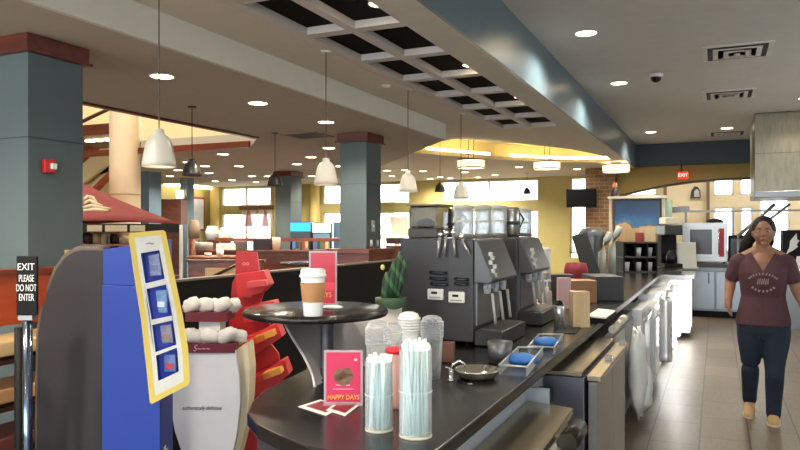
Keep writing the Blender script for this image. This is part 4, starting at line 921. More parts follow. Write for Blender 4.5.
# EXIT sign on a post
q = V(27.5, 3.0, z=0); c = q.copy()
t = thing('exit_stand', 'black EXIT PLEASE DO NOT ENTER sign on a chrome post at far left', 'sign stand', q, TH)
def EB(x0,x1,y0,y1,z0,z1,c=c): m = MB().box(x0,x1,y0,y1,z0,z1); m.v=[Matrix.Rotation(TH,3,'Z')@v+c for v in m.v]; return m
zs0 = H-(315-230)/FPX*3.0; zs1 = H-(256-230)/FPX*3.0
b_ = EB(-.044,.044,-.008,.008,zs0,zs1).build('board', BLACK, t, .003)
R_ = Matrix.Rotation(TH,3,'Z')
for s_, py in (('EXIT',267),('PLEASE',278.5),('DO NOT',288),('ENTER',297.5)):
    text('lettering', s_, .042, WHITE, c+R_@Vector((-.002 if s_=='EXIT' else .0,-.0095,H-(py-230)/FPX*3.0)), facing(TH), t, sx=.86 if s_ == 'EXIT' else (.50 if s_=='PLEASE' else .52))
MB().tube([c, c+Vector((0,0,zs0))], .020, 20).build('post', M((120,136,156), .15, .95), t)
EB(-.03,.03,-.02,.02,zs0-.02,zs0).build('clamp', M((150,150,150), .3, .6), t)
MB().lathe([(0,0),(.15,0),(.15,.012),(.03,.025),(0,.03)], c, 32).build('base', BLACK, t)
MB().tube([c+RT*-.06+FW*.05+Vector((0,0,0)), c+RT*-.06+FW*.05+Vector((0,0,zs0-.06))], .022, 12).build('belt_post', BLACK, t)
# low shelf with bundles, left edge
t = thing('low_rack', 'low dark wooden rack with three shelves left of the rounded screen', 'rack', (-3.16, 2.2, 0))
for z in (.45, .68, .90): MB().box(-3.30, -3.02, 1.5, 2.9, z, z+.02).build('shelf', DARKW, t)
for y in (1.5, 2.88): MB().box(-3.30, -3.02, y, y+.02, 0, 1.02).build('side', DARKW, t)
for i, (z, c_, lb) in enumerate([(.93,(214,180,126),'tan paper bundle on the top shelf of the low rack'),(.71,(200,150,96),'brown paper bundle on the middle shelf of the low rack'),(.48,(110,56,48),'maroon bundle on the bottom shelf of the low rack')]):
    tag(MB().cbox((-3.155,2.2,z+.04), .25, 1.25, .07, 0, ('X',.01)).build('paper_bundle', M(c_, .7, noisy=.2), bevel=.01), lb, 'bundle')
# blue cardboard display
A, B_, C_, D_ = V(102,2.75), V(160,2.65), V(173,2.88), V(116,2.98)
t = thing('blue_display_stand', 'tall bright blue cardboard display stand beside the grey rounded screen', 'display stand', (A+C_)/2)
zt = H-(250-230)/FPX*2.7; zm = H-(286-230)/FPX*2.7
quad_prism([A,B_,C_,D_], 0, zm).build('lower_box', BLUE, t, .003)
c = (A+B_+C_+D_)/4; sh = [c+(p-c)*.97 for p in (A,B_,C_,D_)]
m = MB(); hs = [zt, zt+.04, zt+.04, zt]; m.add([Vector((p.x,p.y,zm)) for p in sh]+[Vector((p.x,p.y,h)) for p, h in zip(sh, hs)], [(0,1,2,3),(4,5,6,7),(0,1,5,4),(1,2,6,5),(2,3,7,6),(3,0,4,7)]); m.build('upper_box', BLUE, t, .003)
m = MB(); e1 = (C_-B_).normalized(); n1 = Vector((e1.y,-e1.x,0)); o1 = B_+e1*.02
for (u, z) in ((.02,.62),(.05,.66),(.08,.64),(.04,.58),(.07,.57),(.09,.60),(.05,.53)):
    m.prism([(0,0),(.03,.01),(.035,.03),(.005,.03)], 'y', 0, .002); 
    for v in m.v[-8:]: x, z_ = v.x, v.z; y = v.y; p = B_+e1*(u+x)+n1*(.002+y); v.x, v.y, v.z = p.x, p.y, z+z_
m.build('printed_logo', M((200,196,180), .6), t)
# yellow framed face card with four openings
dC = 2.52
def cardpt(u, v):      # u across 0..1, v down 0..1
    L_ = [(128,233),(134,275),(141,320),(146,365),(150,405)]; R2 = [(165,230),(172,265),(182,312),(188,348),(190,384)]
    f = v*4; i = min(int(f), 3); g = f-i
    lx, ly = L_[i][0]+(L_[i+1][0]-L_[i][0])*g, L_[i][1]+(L_[i+1][1]-L_[i][1])*g; rx, ry = R2[i][0]+(R2[i+1][0]-R2[i][0])*g, R2[i][1]+(R2[i+1][1]-R2[i][1])*g
    d = dC+.06*u+.03*math.sin(v*PI)
    return V(lx+(rx-lx)*u, d, ly+(ry-ly)*u)
t2 = thing('display_face_card', 'yellow and white framed card with four blue windows leaning on the blue stand', 'display card', V(158,2.55,z=.9))
NU, NV = 10, 40
us = [0,.09,.27,.34,.5,.66,.74,.91,1.0]; vsv = [0,.02,.06,.145,.15]; 
win = [(.125,.315),(.335,.515),(.535,.70),(.72,.885)]
def region(u, v):
    if u < .14 or u > .86 or v < .035 or v > .955: return 'y'
    for a, b in win:
        if .25 < u < .76 and a < v < b: return 'h'
    return 'w'
ym, wm = MB(), MB(); NU, NV = 28, 100
for i in range(NU):
    for j in range(NV):
        r_ = region((i+.5)/NU, (j+.5)/NV)
        if (i in (0, NU-1)) and (j in (0, NV-1)): continue
        if r_ == 'h': continue
        (ym if r_ == 'y' else wm).add([cardpt(i/NU, j/NV), cardpt((i+1)/NU, j/NV), cardpt((i+1)/NU, (j+1)/NV), cardpt(i/NU, (j+1)/NV)], [(0,1,2,3)])
for m_, nm_, mt in ((ym,'yellow_border',M((210,186,92), .6)), (wm,'white_panel',M((206,206,200), .6, noisy=.15, scale=30))):
    o = m_.build(nm_, mt, t2); so_ = o.modifiers.new('thick','SOLIDIFY'); so_.thickness = .006
m = MB()
P0 = [cardpt(.22,.12), cardpt(.78,.12), cardpt(.78,.89), cardpt(.22,.89)]
off = FW*.05
m.add([p+off for p in P0], [(0,1,2,3)])
for a, b in ((0,1),(1,2),(2,3),(3,0)): m.add([P0[a]+FW*.008, P0[b]+FW*.008, P0[b]+off, P0[a]+off], [(0,1,2,3)])
m.build('blue_recess', M((30,56,170), .5), t2)
t2l = [('lettering', 'ice', .038)]
q = cardpt(.5,.075); text('scribble_mark', '~~', .05, M((120,116,150), .6), q-FW*.008, facing(TH,0), t2, sx=.8)
for a in (.92,.935): 
    MB().tube([cardpt(.2,a)-FW*.002, cardpt(.5,a)-FW*.002, cardpt(.8,a-.005)-FW*.002], .0012, 5).build('printed_line', M((90,90,120), .6), t2)
for k, (a, b) in enumerate(win):
    q = cardpt(.5, (a+b)/2)+FW*.03; s2 = cardpt(.5,b)-cardpt(.5,a); h = abs(s2.z)*.42
    lb = ['topmost shiny blue snack packet in the yellow framed card','second snack packet from the top in the yellow framed card','third snack packet from the top in the yellow framed card','lowest snack packet, with red print, in the yellow framed card'][k]
    t3 = thing('snack_packet', lb, 'packet', q)
    MB().cbox(q, .046, .014, h*1.7, TH, ('Y', -.12+.1*(k%2))).build('packet', M([(130,140,180),(110,150,196),(140,136,160),(96,120,180)][k], .45, 0, noisy=.6, scale=60), t3, .005)
    MB().cbox(q-FW*.009+Vector((0,0,-.01)), .026, .003, .02, TH).build('printed_spot', M([(100,110,150),(220,226,236),(150,120,96),(190,50,60)][k], .4), t3)
# white chips display
dW = 3.7; s_ = dW/FPX
c = V(212, dW, z=0)
t = thing('white_display_stand', 'white curved cardboard display stand with a maroon band and bags on top', 'display stand', c, TH)
def WP(px, py): return ((px-212)*s_, H-(py-230)*s_)
front = [WP(*p) for p in ((173,348),(170,375),(171,400),(176,430),(186,460),(190,480),(228,480),(233,455),(238,430),(241,400),(240,375),(236,350))]
def WPr(poly, y0, y1): m = MB().prism(poly, 'y', y0, y1); m.v = [Matrix.Rotation(TH,3,'Z')@v+c for v in m.v]; return m
zb = front[5][1]
WPr(front+[], -.02, .02).build('front_panel', M((226,226,232), .5), t)
side = [WP(*p) for p in ((236,350),(246,344),(249,370),(248,400),(244,430),(238,455),(232,480),(228,480),(233,455),(238,430),(241,400),(240,375))]
WPr(side, .022, .18).build('side_panel', M((226,212,178), .6), t)
WPr([(-.17,0),(.09,0),(.09,zb+.01),(-.17,zb+.01)], -.015, .17).build('foot', M((210,208,206), .6), t)
b1 = [WP(*p) for p in ((172,343),(236,343),(236,352),(172,352))]; WPr(b1, -.03, .16).build('band', MAR2, t)
b2 = [WP(*p) for p in ((187,312),(229,312),(229,321),(187,321))]; WPr(b2, -.03, .14).build('upper_tray', MAR2, t)
WPr([WP(*p) for p in ((199,321),(220,321),(220,343),(199,343))], .0, .12).build('neck', WHITE, t)
text('lettering', 'authentically delicious', .030, M((70,60,80), .6), c+R_@Vector(((203-212)*s_, -.0225, WP(0,407)[1])), facing(TH), t, sx=.78, shear=.35)
text('logo_mark', 'S~~~', .05, M((214,170,176), .6), c+R_@Vector(((203-212)*s_, -.0315, WP(0,347.5)[1])), facing(TH), t, sx=.8, shear=.3, ext=.0005)
random.seed(4)
def snackbag(px, py, lb, k, dd):
    x, z = WP(px, py); q = c+R_@Vector((x, dd, z))
    m = MB().blob((0,0,0), .055, .03, .038, 12, 8, .35, 9); rt = Matrix.Rotation(TH+random.uniform(-.5,.5),3,'Z')@Matrix.Rotation(random.uniform(-.5,.5),3,'Y'); m.v = [rt@v+q for v in m.v]
    tag(m.build('snack_bag', M((218,214,210), .35, noisy=.25, scale=25)), lb, 'bag', 'white bags in the %s tray' % ('upper' if k else 'lower'))
for i in range(6): snackbag(190+i*7.5, 306+(i%2)*1.5, 'small white crinkled bag heaped in the upper maroon tray', 1, .02+.05*(i%2))
for i in range(8): snackbag(178+i*8, 336+(i%2)*2, 'small white crinkled bag heaped above the lower maroon band', 0, .0+.06*(i%2))
# red display
dR = 4.25; s2_ = dR/FPX; c = V(258, dR, z=0)
t = thing('red_display_stand', 'red stepped cardboard display stand between the white display and the round table', 'display stand', c, TH)
def RP(px, py): return ((px-258)*s2_, H-(py-230)*s2_)
def RR(poly, y0, y1, c=c): m = MB().prism(poly, 'y', y0, y1); m.v = [Matrix.Rotation(TH,3,'Z')@v+c for v in m.v]; return m
pol = [RP(*p) for p in ((232,278),(233,252),(254,253),(257,274),(262,290),(258,303),(264,312),(268,330),(266,343),(276,356),(282,392),(228,392),(226,320),(229,284))]
RR(pol, .08, .11).build('back_panel', RED, t)
RR([(pol[9][0]-.28,0),(pol[9][0]+.05,0),(pol[9][0]+.05,pol[10][1]+.01),(pol[9][0]-.28,pol[10][1]+.01)], -.05, .3).build('base', REDD, t)
for k, (a, b, y0, y1) in enumerate(((236,272,288,272),(248,270,312,326),(246,284,336,352),(250,290,372,388))):
    pass
steps = [((238,274),(266,270),(272,284),(264,292),(240,298)), ((246,306),(276,300),(279,308),(264,318),(246,322)), ((242,338),(279,322),(284,335),(262,350),(244,358)), ((250,378),(286,358),(291,372),(270,388),(250,396))]
for k, st in enumerate(steps):
    RR([RP(*p) for p in st], -.07, .08).build('tray', M((206,38,42), .45), t, .003)
x, z = RP(247, 300)
text('logo_mark', 'oo', .04, M((226,150,150), .6), c+R_@Vector((RP(243,264)[0], .078, RP(0,264)[1])), facing(TH), t)
MB().cbox(c+R_@Vector((RP(241,286)[0], .075, RP(0,286)[1])), .03, .004, .07, TH).build('printed_spot', M((226,120,50), .5), t)
MB().cbox(c+R_@Vector((RP(243,297)[0], .075, RP(0,297)[1])), .07, .004, .02, TH).build('printed_strip', M((230,170,170), .5), t)
for i, (px, py, cc, lb) in enumerate([(262,282,(214,70,76),'pinkish red candy box on the top tray of the red display'),(262,336,(220,60,40),'orange red candy box on the third tray of the red display'),(270,332,(226,150,60),'yellow striped candy box on the third tray of the red display'),(268,372,(216,56,36),'orange red candy box on the lowest tray of the red display'),(277,368,(228,160,70),'yellow striped candy box on the lowest tray of the red display')]):
    x, z = RP(px, py); m = MB().cbox((0,0,0), .11, .1, .035, 0, ('Y', -.35 if i > 0 else -.1)); m.v = [R_@(v+Vector((x,-.125,z)))+c for v in m.v]
    tag(m.build('candy_box', M(cc, .45), bevel=.002), lb, 'box')
# ================================================================ DINING SIDE BEYOND THE PARTITION
BR = wood((70,34,24), (100,52,34), .35, 0); BR2 = wood((96,44,26), (128,64,38), .35, 0)
def fbox(px0, px1, d, z0, z1, dep, dz=0): 
    a, b = V(px0, d), V(px1, d); c = (a+b)/2+FW*dep/2; return MB().cbox((c.x, c.y, (z0+z1)/2), (b-a).length, dep, z1-z0, TH)
def zat(py, d): return H-(py-230)/FPX*d
# booth dividers
t = thing('booth_divider', 'long dark wooden booth divider with a raised brown rail before the drinks coolers', 'divider', V(270, 11.2))
fbox(196, 345, 11.0, 0, zat(252,11), .1).build('panel', BR, t, .005); fbox(194, 347, 10.97, zat(252,11), zat(252,11)+.03, .16).build('cap', BR2, t, .004)
fbox(215, 347, 11.6, zat(241.5,11.6), zat(238,11.6), .1).build('rail', BR2, t, .004)
for px in (217, 262, 300, 343): fbox(px, px+2, 11.62, 0, zat(241,11.6), .05).build('post', BR, t)
t = thing('booth_divider', 'brown wooden booth divider right of the middle column', 'divider', V(395, 9.5))
fbox(386, 430, 9.5, 0, zat(246,9.5), .1).build('panel', BR2, t, .005); fbox(386, 430, 9.8, zat(244,9.8), zat(238,9.8), .06).build('rail', BR, t, .004)
t = thing('booth_divider', 'low dark wooden booth divider near the red display stand', 'divider', V(235, 9.0))
fbox(188, 262, 9.2, 0, zat(262,9.2), .1).build('panel', BR2, t, .005); fbox(186, 264, 9.17, zat(262,9.2), zat(262,9.2)+.03, .16).build('cap', BR, t, .004)
beamz = MB().tube([V(214,9.02,276), V(242,9.02,262)], .02, 8); tag(beamz.build('wood_brace', DARKW), 'slanted dark wooden brace across the tan panel', 'brace')
fb = fbox(205, 240, 9.12, zat(285,9.12), zat(268,9.12), .05); tag(fb.build('tan_board', M((206,172,128), .7)), 'tan board leaning on the low booth divider', 'board')
# tall stools with wooden backs
def stool(label):
    t = thing('bar_chair', label, 'chair', (0,0,0))
    MB().cbox((0,0,.74), .4, .4, .05).build('seat', M((44,28,24), .4), t, .01)
    m = MB()
    for x in (-.17,.17): m.tube([(x,.19,.76),(x,.22,1.28)], .015, 8)
    m.build('back_frame', BLACK, t)
    MB().cbox((0,.215,1.18), .38, .025, .18).build('backrest', BR2, t, .008)
    for x in (-.17,.17):
        for y in (-.17,.18): MB().tube([(x,y,.74),(x*1.15,y*1.15,0)], .014, 8).build('leg', BLACK, t)
    MB().tube([(-.18,-.18,.3),(.18,-.18,.3)], .01, 6).build('footrest', BLACK, t)
    return t
st = stool('x'); first = True
for px, d, rz, lb in [(152,8.6,.6,'bar chair between the tent pole and the yellow framed card'),(180,9.6,2.4,'bar chair at the left end of the low booth divider'),(243,13.6,1.2,'bar chair left under the banners, behind the rail'),(262,13.2,.4,'bar chair left of the drinks coolers behind the rail'),(338,10.2,-.5,'bar chair left of the middle column plinth'),(398,11.5,.5,'bar chair in the window right of the middle column'),(166,11.8,1.9,'bar chair below the dark brown cabinet')]:
    p = V(px, d, z=0)
    if first: st.location = p; st.rotation_euler.z = rz; st['label'] = lb; first = False
    else: dup(st, p, rz, lb)
def tbl(px, d, r, lb, z=1.06, m=None):
    p = V(px, d, z=0); t = thing('bistro_table', lb, 'table', p)
    MB().lathe([(0,z),(r,z),(r,z-.03),(0,z-.03)], p, 32).build('tabletop', m or M((40,30,28), .25), t)
    MB().lathe([(0,0),(.22,0),(.22,.02),(.04,.04),(.035,z-.05),(.1,z-.031)], p, 20).build('pedestal', BLACK, t); return p
tbl(308, 8.0, .32, 'dark round bistro table over the partition left of the middle column', zat(262,8.0))
p = tbl(215, 10.2, .4, 'dark bistro table with white things left behind the low divider', zat(256,10.2), M((120,70,48), .3))
for i, (px, h, c_, lb) in enumerate([(208,.05,(226,222,212),'white flat napkin pile on the bistro table left of the red display'),(220,.10,(236,232,226),'white paper cup on the bistro table left of the red display')]):
    q = V(px, 10.15, z=zat(256,10.2)); tag(MB().lathe([(0,0),(.05,0),(.055,h),(0,h)], q, 16).build('napkin_pile' if i == 0 else 'paper_cup', M(c_, .6)), lb, 'napkins' if i == 0 else 'cup')
for i, (px, d, pb, w_, h, c_, lb) in enumerate([(226,11.0,252,.3,.10,(226,224,218),'white folded cloth bundle on the dark divider cap under the posters'),(276,11.05,252,.14,.2,(206,186,160),'beige jar on the dark divider cap left of the coolers'),(262,11.05,252,.28,.17,(38,32,36),'black basket on the dark divider cap left of the beige jar'),(203,11.05,252,.3,.12,(150,140,134),'grey basket at the left end of the dark divider cap'),(240,11.05,252,.2,.14,(96,84,82),'dark condiment caddy on the dark divider cap under the left poster')]):
    q = V(px, d, z=zat(pb,11)+.03); q += FW*.0
    nm = ['cloth_bundle','beige_jar','black_basket','grey_basket','condiment_caddy'][i]
    o = (MB().lathe([(0,0),(w_*.4,0),(w_*.5,h*.9),(w_*.4,h),(0,h)], q+FW*.03, 16) if i in (1,3) else MB().cbox(q+FW*.03+Vector((0,0,h/2)), w_, .12, h, TH)).build(nm, M(c_, .6, noisy=.2), bevel=.01 if i not in (1,3) else 0)
    tag(o, lb, nm.split('_')[-1])
# drinks coolers
def cooler(px0, px1, d, ytop, lb, glow, body):
    a, b = V(px0, d), V(px1, d); w_ = (b-a).length; c = (a+b)/2; zt = zat(ytop, d)
    t = thing('drinks_cooler', lb, 'cooler', c, TH)
    def Bx(x0,x1,y0,y1,z0,z1): m = MB().box(x0,x1,y0,y1,z0,z1); m.v=[R_@v+Vector((c.x,c.y,0)) for v in m.v]; return m
    Bx(-w_/2,w_/2,.03,.6,.05,zt).build('cabinet', BLACKG, t, .005)
    Bx(-w_/2+.01,w_/2-.01,-.02,.03,zt-.16,zt-.01).build('lit_header', glow, t)
    dr = Bx(-w_/2+.02,w_/2-.02,-.015,.02,.2,zt-.18).build('door', body, t)
    for k in range(5):
        z = .3+k*(zt-.55)/5; Bx(-w_/2+.04,w_/2-.04,-.022,-.015,z,z+.02).build('shelf', M((190,200,206), .5), dr)
        for j in range(5):
            x = -w_/2+.07+j*(w_-.14)/4.0; cc = [(60,120,80),(170,60,50),(210,190,120),(80,110,170),(60,60,60)][(j+k*2)%5]
            o = Bx(x-.025,x+.025,-.03,-.022,z+.02,z+.16).build('bottle_row', M(cc, .4), dr)
    return t
cooler(290, 311, 12.0, 222, 'left drinks cooler with glowing blue header beside the far column', M((24,120,190), .4, emit=2.0), M((24,40,48), .2))
cooler(312, 331, 12.1, 223, 'right drinks cooler with glowing white header, pale door', M((210,236,255), .4, emit=2.2), M((90,120,136), .2, emit=.2))
t = thing('blue_side_panel', 'plain dull blue panel right of the drinks coolers', 'panel', V(335,12.3)); fbox(333.5, 341, 12.35, 0, zat(222,12.3), .2).build('panel', M((84,110,140), .6), t)
# posters, pictures on the left wall and windows
def wallflat(px0, px1, py0, py1, Y_, mat, name, lb, cat, deco=None):
    Y = 15.968 if name == 'banner' else 15.93; a, b = YP(px0, Y, py0), YP(px1, Y, py1); t = thing(name, lb, cat, ((a.x+b.x)/2, Y, b.z))
    MB().box(a.x, b.x, Y, Y+.03, b.z, a.z).build('sheet', mat, t)
    if deco: deco(t, a, b)
    return t
def tri(t, a, b):
    w_ = b.x-a.x; h = a.z-b.z
    MB().prism([(a.x+w_*.25,b.z+h*.1),(a.x+w_*.75,b.z+h*.1),(a.x+w_*.6,b.z+h*.55),(a.x+w_*.45,b.z+h*.72)], 'y', 15.955, 15.966).build('printed_shape', M((206,130,130), .6, alpha=.6), t)
wallflat(241.5,256.5,200,229,15.8, M((240,232,230), .7, alpha=.55), 'banner', 'pale banner with a reddish shape on the left window, left of two', 'banner', tri)
wallflat(259,272,200,229,15.8, M((240,232,230), .7, alpha=.55), 'banner', 'pale banner with a reddish shape on the left window, right of two', 'banner', tri)
wallflat(239,273,206,209.5,15.7, M((120,84,56), .5), 'menu_rail', 'thin brown rail over the two pale banners', 'rail')
wallflat(391,408,217,235,15.8, M((236,220,206), .7, alpha=.8), 'banner', 'pale square banner low on the window right of the middle column', 'banner')
def xflat(py0, py1, Y0, Y1, mat, fr, lb, name='framed_picture'):
    t = thing(name, lb, 'picture', (-13.19, (Y0+Y1)/2, py1)); MB().box(-13.2,-13.16,Y0,Y1,py1,py0).build('frame', fr, t); MB().box(-13.16,-13.15,Y0+.06,Y1-.06,py1+.06,py0-.06).build('print', mat, t)
xflat(2.45,1.5,15.1,15.75, M((214,214,220), .5, noisy=.3, scale=6), M((150,60,40), .5), 'red brown framed poster on the far left yellow wall')
xflat(2.30,1.75,14.35,14.9, M((150,140,140), .5, noisy=.4, scale=8), M((110,60,50), .5), 'small framed picture left of the red brown framed poster')
a, b = V(154,13.2), V(180,13.2)
t = thing('brown_cabinet', 'dark brown wooden cabinet before the far left yellow wall', 'cabinet', (a+b)/2); fbox(154, 181, 13.2, zat(224,13.2), zat(199,13.2), .4).build('body', wood((74,38,24),(92,48,30),.5,0), t, .005); fbox(156, 179, 13.3, 0, zat(224,13.3), .3).build('base', DARKW, t)
t = thing('ledge_statue', 'pale square ornament on top of the slim blue column', 'ornament', V(180,13.6,z=zat(199,13.6))); fbox(176, 184, 13.7, zat(199,13.7)+.01, zat(190,13.7), .1).build('body', M((206,200,180), .7, noisy=.3, scale=14), t, .01)
for i, (px, d, pt, pb, w_, c_, nm, lb) in enumerate([(212,13.0,226,240,.22,(190,190,196),'white_urn','white rounded urn below the framed poster on the left'),(194,13.2,220,238,.2,(120,100,84),'tall_urn','beige tall urn left of the white rounded urn'),(226,13.1,228,240,.25,(236,232,220),'paper_pile','pile of white papers near the left banner')]):
    q = V(px, d, z=0); z0, z1 = zat(pb, d), zat(pt, d); t = thing(nm, lb, nm.split('_')[1], q)
    MB().lathe([(0,z0),(w_*.5,z0),(w_*.55,z0+(z1-z0)*.6),(w_*.35,z1),(0,z1)], q, 18).build('body', M(c_, .6, noisy=.15), t)
    MB().lathe([(0,0),(.1,0),(.1,z0-.002),(0,z0-.002)], q, 14).build('stand', BR, t)
# ---------------------------------------------------------------- maroon tent
MT = M((124,40,44), .75, noisy=.06)
Rc, Nc, Lc, Fc = V(181,8.0,224), V(20,7.3,223), V(-70,8.9,224), V(84,9.8,226); zE = Rc.z
for p in (Nc, Lc, Fc): p.z = zE
Pk = V(52, 8.5, z=zE+.69)
t = thing('canopy_tent', 'maroon pop up canopy tent with cream writing marks behind the left column', 'tent', V(60,8.4))
m = MB()
def sag(a, b, c_, n=8):
    rows = []
    for i in range(n+1):
        f = i/n; row = []
        for j in range(i+1):
            g = j/i if i else 0; e_ = b.lerp(c_, g); p = a.lerp(e_, f); p = p-Vector((0,0,.035*math.sin(f*PI)))+Vector((0,0,.04*math.sin(g*PI)*f)); row.append(p)
        rows.append(row)
    for i in range(n):
        for j in range(i+1):
            m.add([rows[i][j], rows[i+1][j], rows[i+1][j+1]], [(0,1,2)], True)
            if j < i: m.add([rows[i][j], rows[i+1][j+1], rows[i][j+1]], [(0,1,2)], True)
for a, b in ((Nc,Rc),(Rc,Fc),(Fc,Lc),(Lc,Nc)): sag(Pk, a, b)
cn = m.build('canopy', MT, t); sl = cn.modifiers.new('thick','SOLIDIFY'); sl.thickness = .01
m = MB()
for a, b in ((Nc,Rc),(Rc,Fc),(Fc,Lc),(Lc,Nc)):
    dn = Vector((0,0,-.095)); m.add([a,b,b+dn,a+dn], [(0,1,2,3)])
vl = m.build('valance', M((32,26,26), .7), t); sl = vl.modifiers.new('thick','SOLIDIFY'); sl.thickness = .008
for p in (Rc, Nc, Lc, Fc): MB().tube([Vector((p.x,p.y,0)), Vector((p.x,p.y,zE-.01))], .02, 8).build('pole', M((186,188,186), .4, .5), t)
ed = (Rc-Nc).normalized(); nrm = Vector((ed.y,-ed.x,0))
CRE = M((206,190,160), .7)
def val(px0, px1):
    def X(px):
        a = V(px, 1); k = ((Nc.x-0)*(-ed.y)+(Nc.y)*ed.x)/(a.x*(-ed.y)+a.y*ed.x); return a*k
    A_, B__ = X(px0), X(px1); z0, z1 = zE-.085, zE-.015
    m = MB(); m.add([Vector((A_.x,A_.y,z0))+nrm*.006, Vector((B__.x,B__.y,z0))+nrm*.006, Vector((B__.x,B__.y,z1))+nrm*.006, Vector((A_.x,A_.y,z1))+nrm*.006, Vector((A_.x,A_.y,z0))+nrm*.014, Vector((B__.x,B__.y,z0))+nrm*.014, Vector((B__.x,B__.y,z1))+nrm*.014, Vector((A_.x,A_.y,z1))+nrm*.014], [(0,1,2,3),(4,5,6,7),(0,1,5,4),(1,2,6,5),(2,3,7,6),(3,0,4,7)]); return m
for a, b in ((60,80),(87,102),(105,127),(130,145)): val(a, b).build('valance_lettering', CRE, t)
# script mark on the canopy face
def onface(px, py):
    n_ = (Nc-Pk).cross(Rc-Pk).normalized(); o = Vector((0,0,H)); d_ = V(px, 1, py)-o; k = (Pk-o).dot(n_)/d_.dot(n_); return o+d_*k-Vector((0,0,.0))+n_*(-1 if n_.y > 0 else 1)*.0-FW*.02
m = MB()
for seg in ([(84,200),(88,197),(93,198),(97,202)], [(84,204),(90,201),(97,204),(103,206)], [(83,208),(92,206),(101,208),(112,209)], [(84,211),(94,210),(104,211),(110,211)]):
    m.tube([onface(*p) for p in seg], [.018,.026,.024,.012], 8)
m.build('script_mark', CRE, t)
# goods shelf under tent
t = thing('goods_shelf', 'wooden goods shelf under the maroon tent', 'shelf', V(110, 9.0))
fbox(78, 140, 9.1, 0, zat(232,9.1), .04).build('back', M((206,176,128), .7), t)
for py in (246, 262): fbox(78, 140, 8.8, zat(py,8.8), zat(py,8.8)+.025, .3).build('shelf', ORW, t)
for px in (78, 108, 139): fbox(px, px+1.5, 8.8, 0, zat(232,8.8), .3).build('upright', BR, t)
for i, (px, py, w_, h, c_, lb) in enumerate([(88,246,.16,.13,(54,34,30),'dark pot left on the upper shelf under the tent'),(97,246,.14,.14,(176,140,96),'tan bag on the upper shelf under the tent'),(104,246,.10,.12,(196,178,140),'cream bag in the middle of the upper shelf under the tent'),(114,246,.12,.13,(44,26,24),'black kettle on the upper shelf under the tent'),(124,246,.14,.11,(206,186,150),'pale bag right on the upper shelf under the tent'),(86,262,.16,.13,(60,40,34),'dark jar left on the lower shelf under the tent'),(97,262,.2,.14,(84,56,44),'brown pack on the lower shelf under the tent'),(115,262,.2,.16,(46,30,28),'black bag in the middle of the lower shelf under the tent'),(131,262,.14,.12,(196,170,130),'pale tan bag right on the lower shelf under the tent')]):
    q = V(px, 8.9, z=zat(py,8.8)+.026); o = MB().lathe([(0,0),(w_*.4,0),(w_*.5,h*.5),(w_*.38,h*.9),(0,h)], q, 14, sy=.7).build(['dark_pot','tan_bag','cream_bag','kettle','pale_bag','dark_jar','brown_pack','black_bag','tan_bag'][i], M(c_, .6, noisy=.2)); tag(o, lb, ['pot','bag','bag','kettle','bag','jar','pack','bag','bag'][i])
# ================================================================ PERSON
PD = 5.6; PX = 763
org = V(PX, PD, z=0)
ps = thing('person', 'person walking towards the camera in a maroon v-neck shirt, dark jeans and tan shoes', 'person', org, TH-math.atan2(PX-400, FPX))
def L(px, py, y=0.0): return Vector(((px-PX)/141.0, y, H-(py-230)/125.0))
def remeshed(name, mb, mat, vox, cut=None, smooth=2, label=None):
    me = mb.mesh(name+'_raw'); o = bpy.data.objects.new('tmp', me); C.objects.link(o)
    r = o.modifiers.new('r','REMESH'); r.mode = 'VOXEL'; r.voxel_size = vox; r.use_smooth_shade = True
    s = o.modifiers.new('s','SMOOTH'); s.factor = .5; s.iterations = smooth
    bpy.context.view_layer.update(); m2 = bpy.data.meshes.new_from_object(o.evaluated_get(bpy.context.evaluated_depsgraph_get()))
    bpy.data.objects.remove(o)
    if cut:
        bm = bmesh.new(); bm.from_mesh(m2); bmesh.ops.delete(bm, geom=[f for f in bm.faces if cut(f.calc_center_median())], context='FACES'); bm.to_mesh(m2); bm.free()
    m2.polygons.foreach_set('use_smooth', [True]*len(m2.polygons)); m2.materials.clear(); m2.materials.append(mat)
    o = bpy.data.objects.new(name, m2); C.objects.link(o); o.parent = ps
    if label: o['label'] = label
    return o
def loft(mb, secs, n=24):
    vs = [Vector((c[0]+rx*math.cos(2*PI*k/n), c[1]+ry*math.sin(2*PI*k/n), c[2])) for c, rx, ry in secs for k in range(n)]; m = len(secs)
    fs = [(i*n+k, i*n+(k+1)%n, (i+1)*n+(k+1)%n, (i+1)*n+k) for i in range(m-1) for k in range(n)]+[tuple(range(n)), tuple(range((m-1)*n, m*n))]
    mb.add(vs, fs, True)
def limb(mb, pts, rs, n=16):
    P_, Rr = [], []
    for i in range(len(pts)-1):
        for k in range(6):
            f = k/6; P_.append(pts[i].lerp(pts[i+1], f)); g = f*f*(3-2*f); Rr.append(rs[i]*(1-g)+rs[i+1]*g)
    P_.append(pts[-1]); Rr.append(rs[-1]); mb.tube(P_, Rr, n)
    for p, r in ((pts[0], rs[0]), (pts[-1], rs[-1])): mb.blob(p, r, r, r, 14, 8)
    for p, r in zip(pts[1:-1], rs[1:-1]): mb.blob(p, r, r, r, 14, 8)
hipL, kneeL, ankL = L(752,326), L(750,371,.03), L(749,402,.22)
hipR, kneeR, ankR = L(774,326), L(774.5,373,-.05), L(773.5,411,.04)
shL, elL, wrL = L(737.5,261,.01), L(729.5,284,.03), L(728,300,-.05)
shR, elR, wrR = L(787,261,.01), L(795,286,.02), L(803,305,-.06)
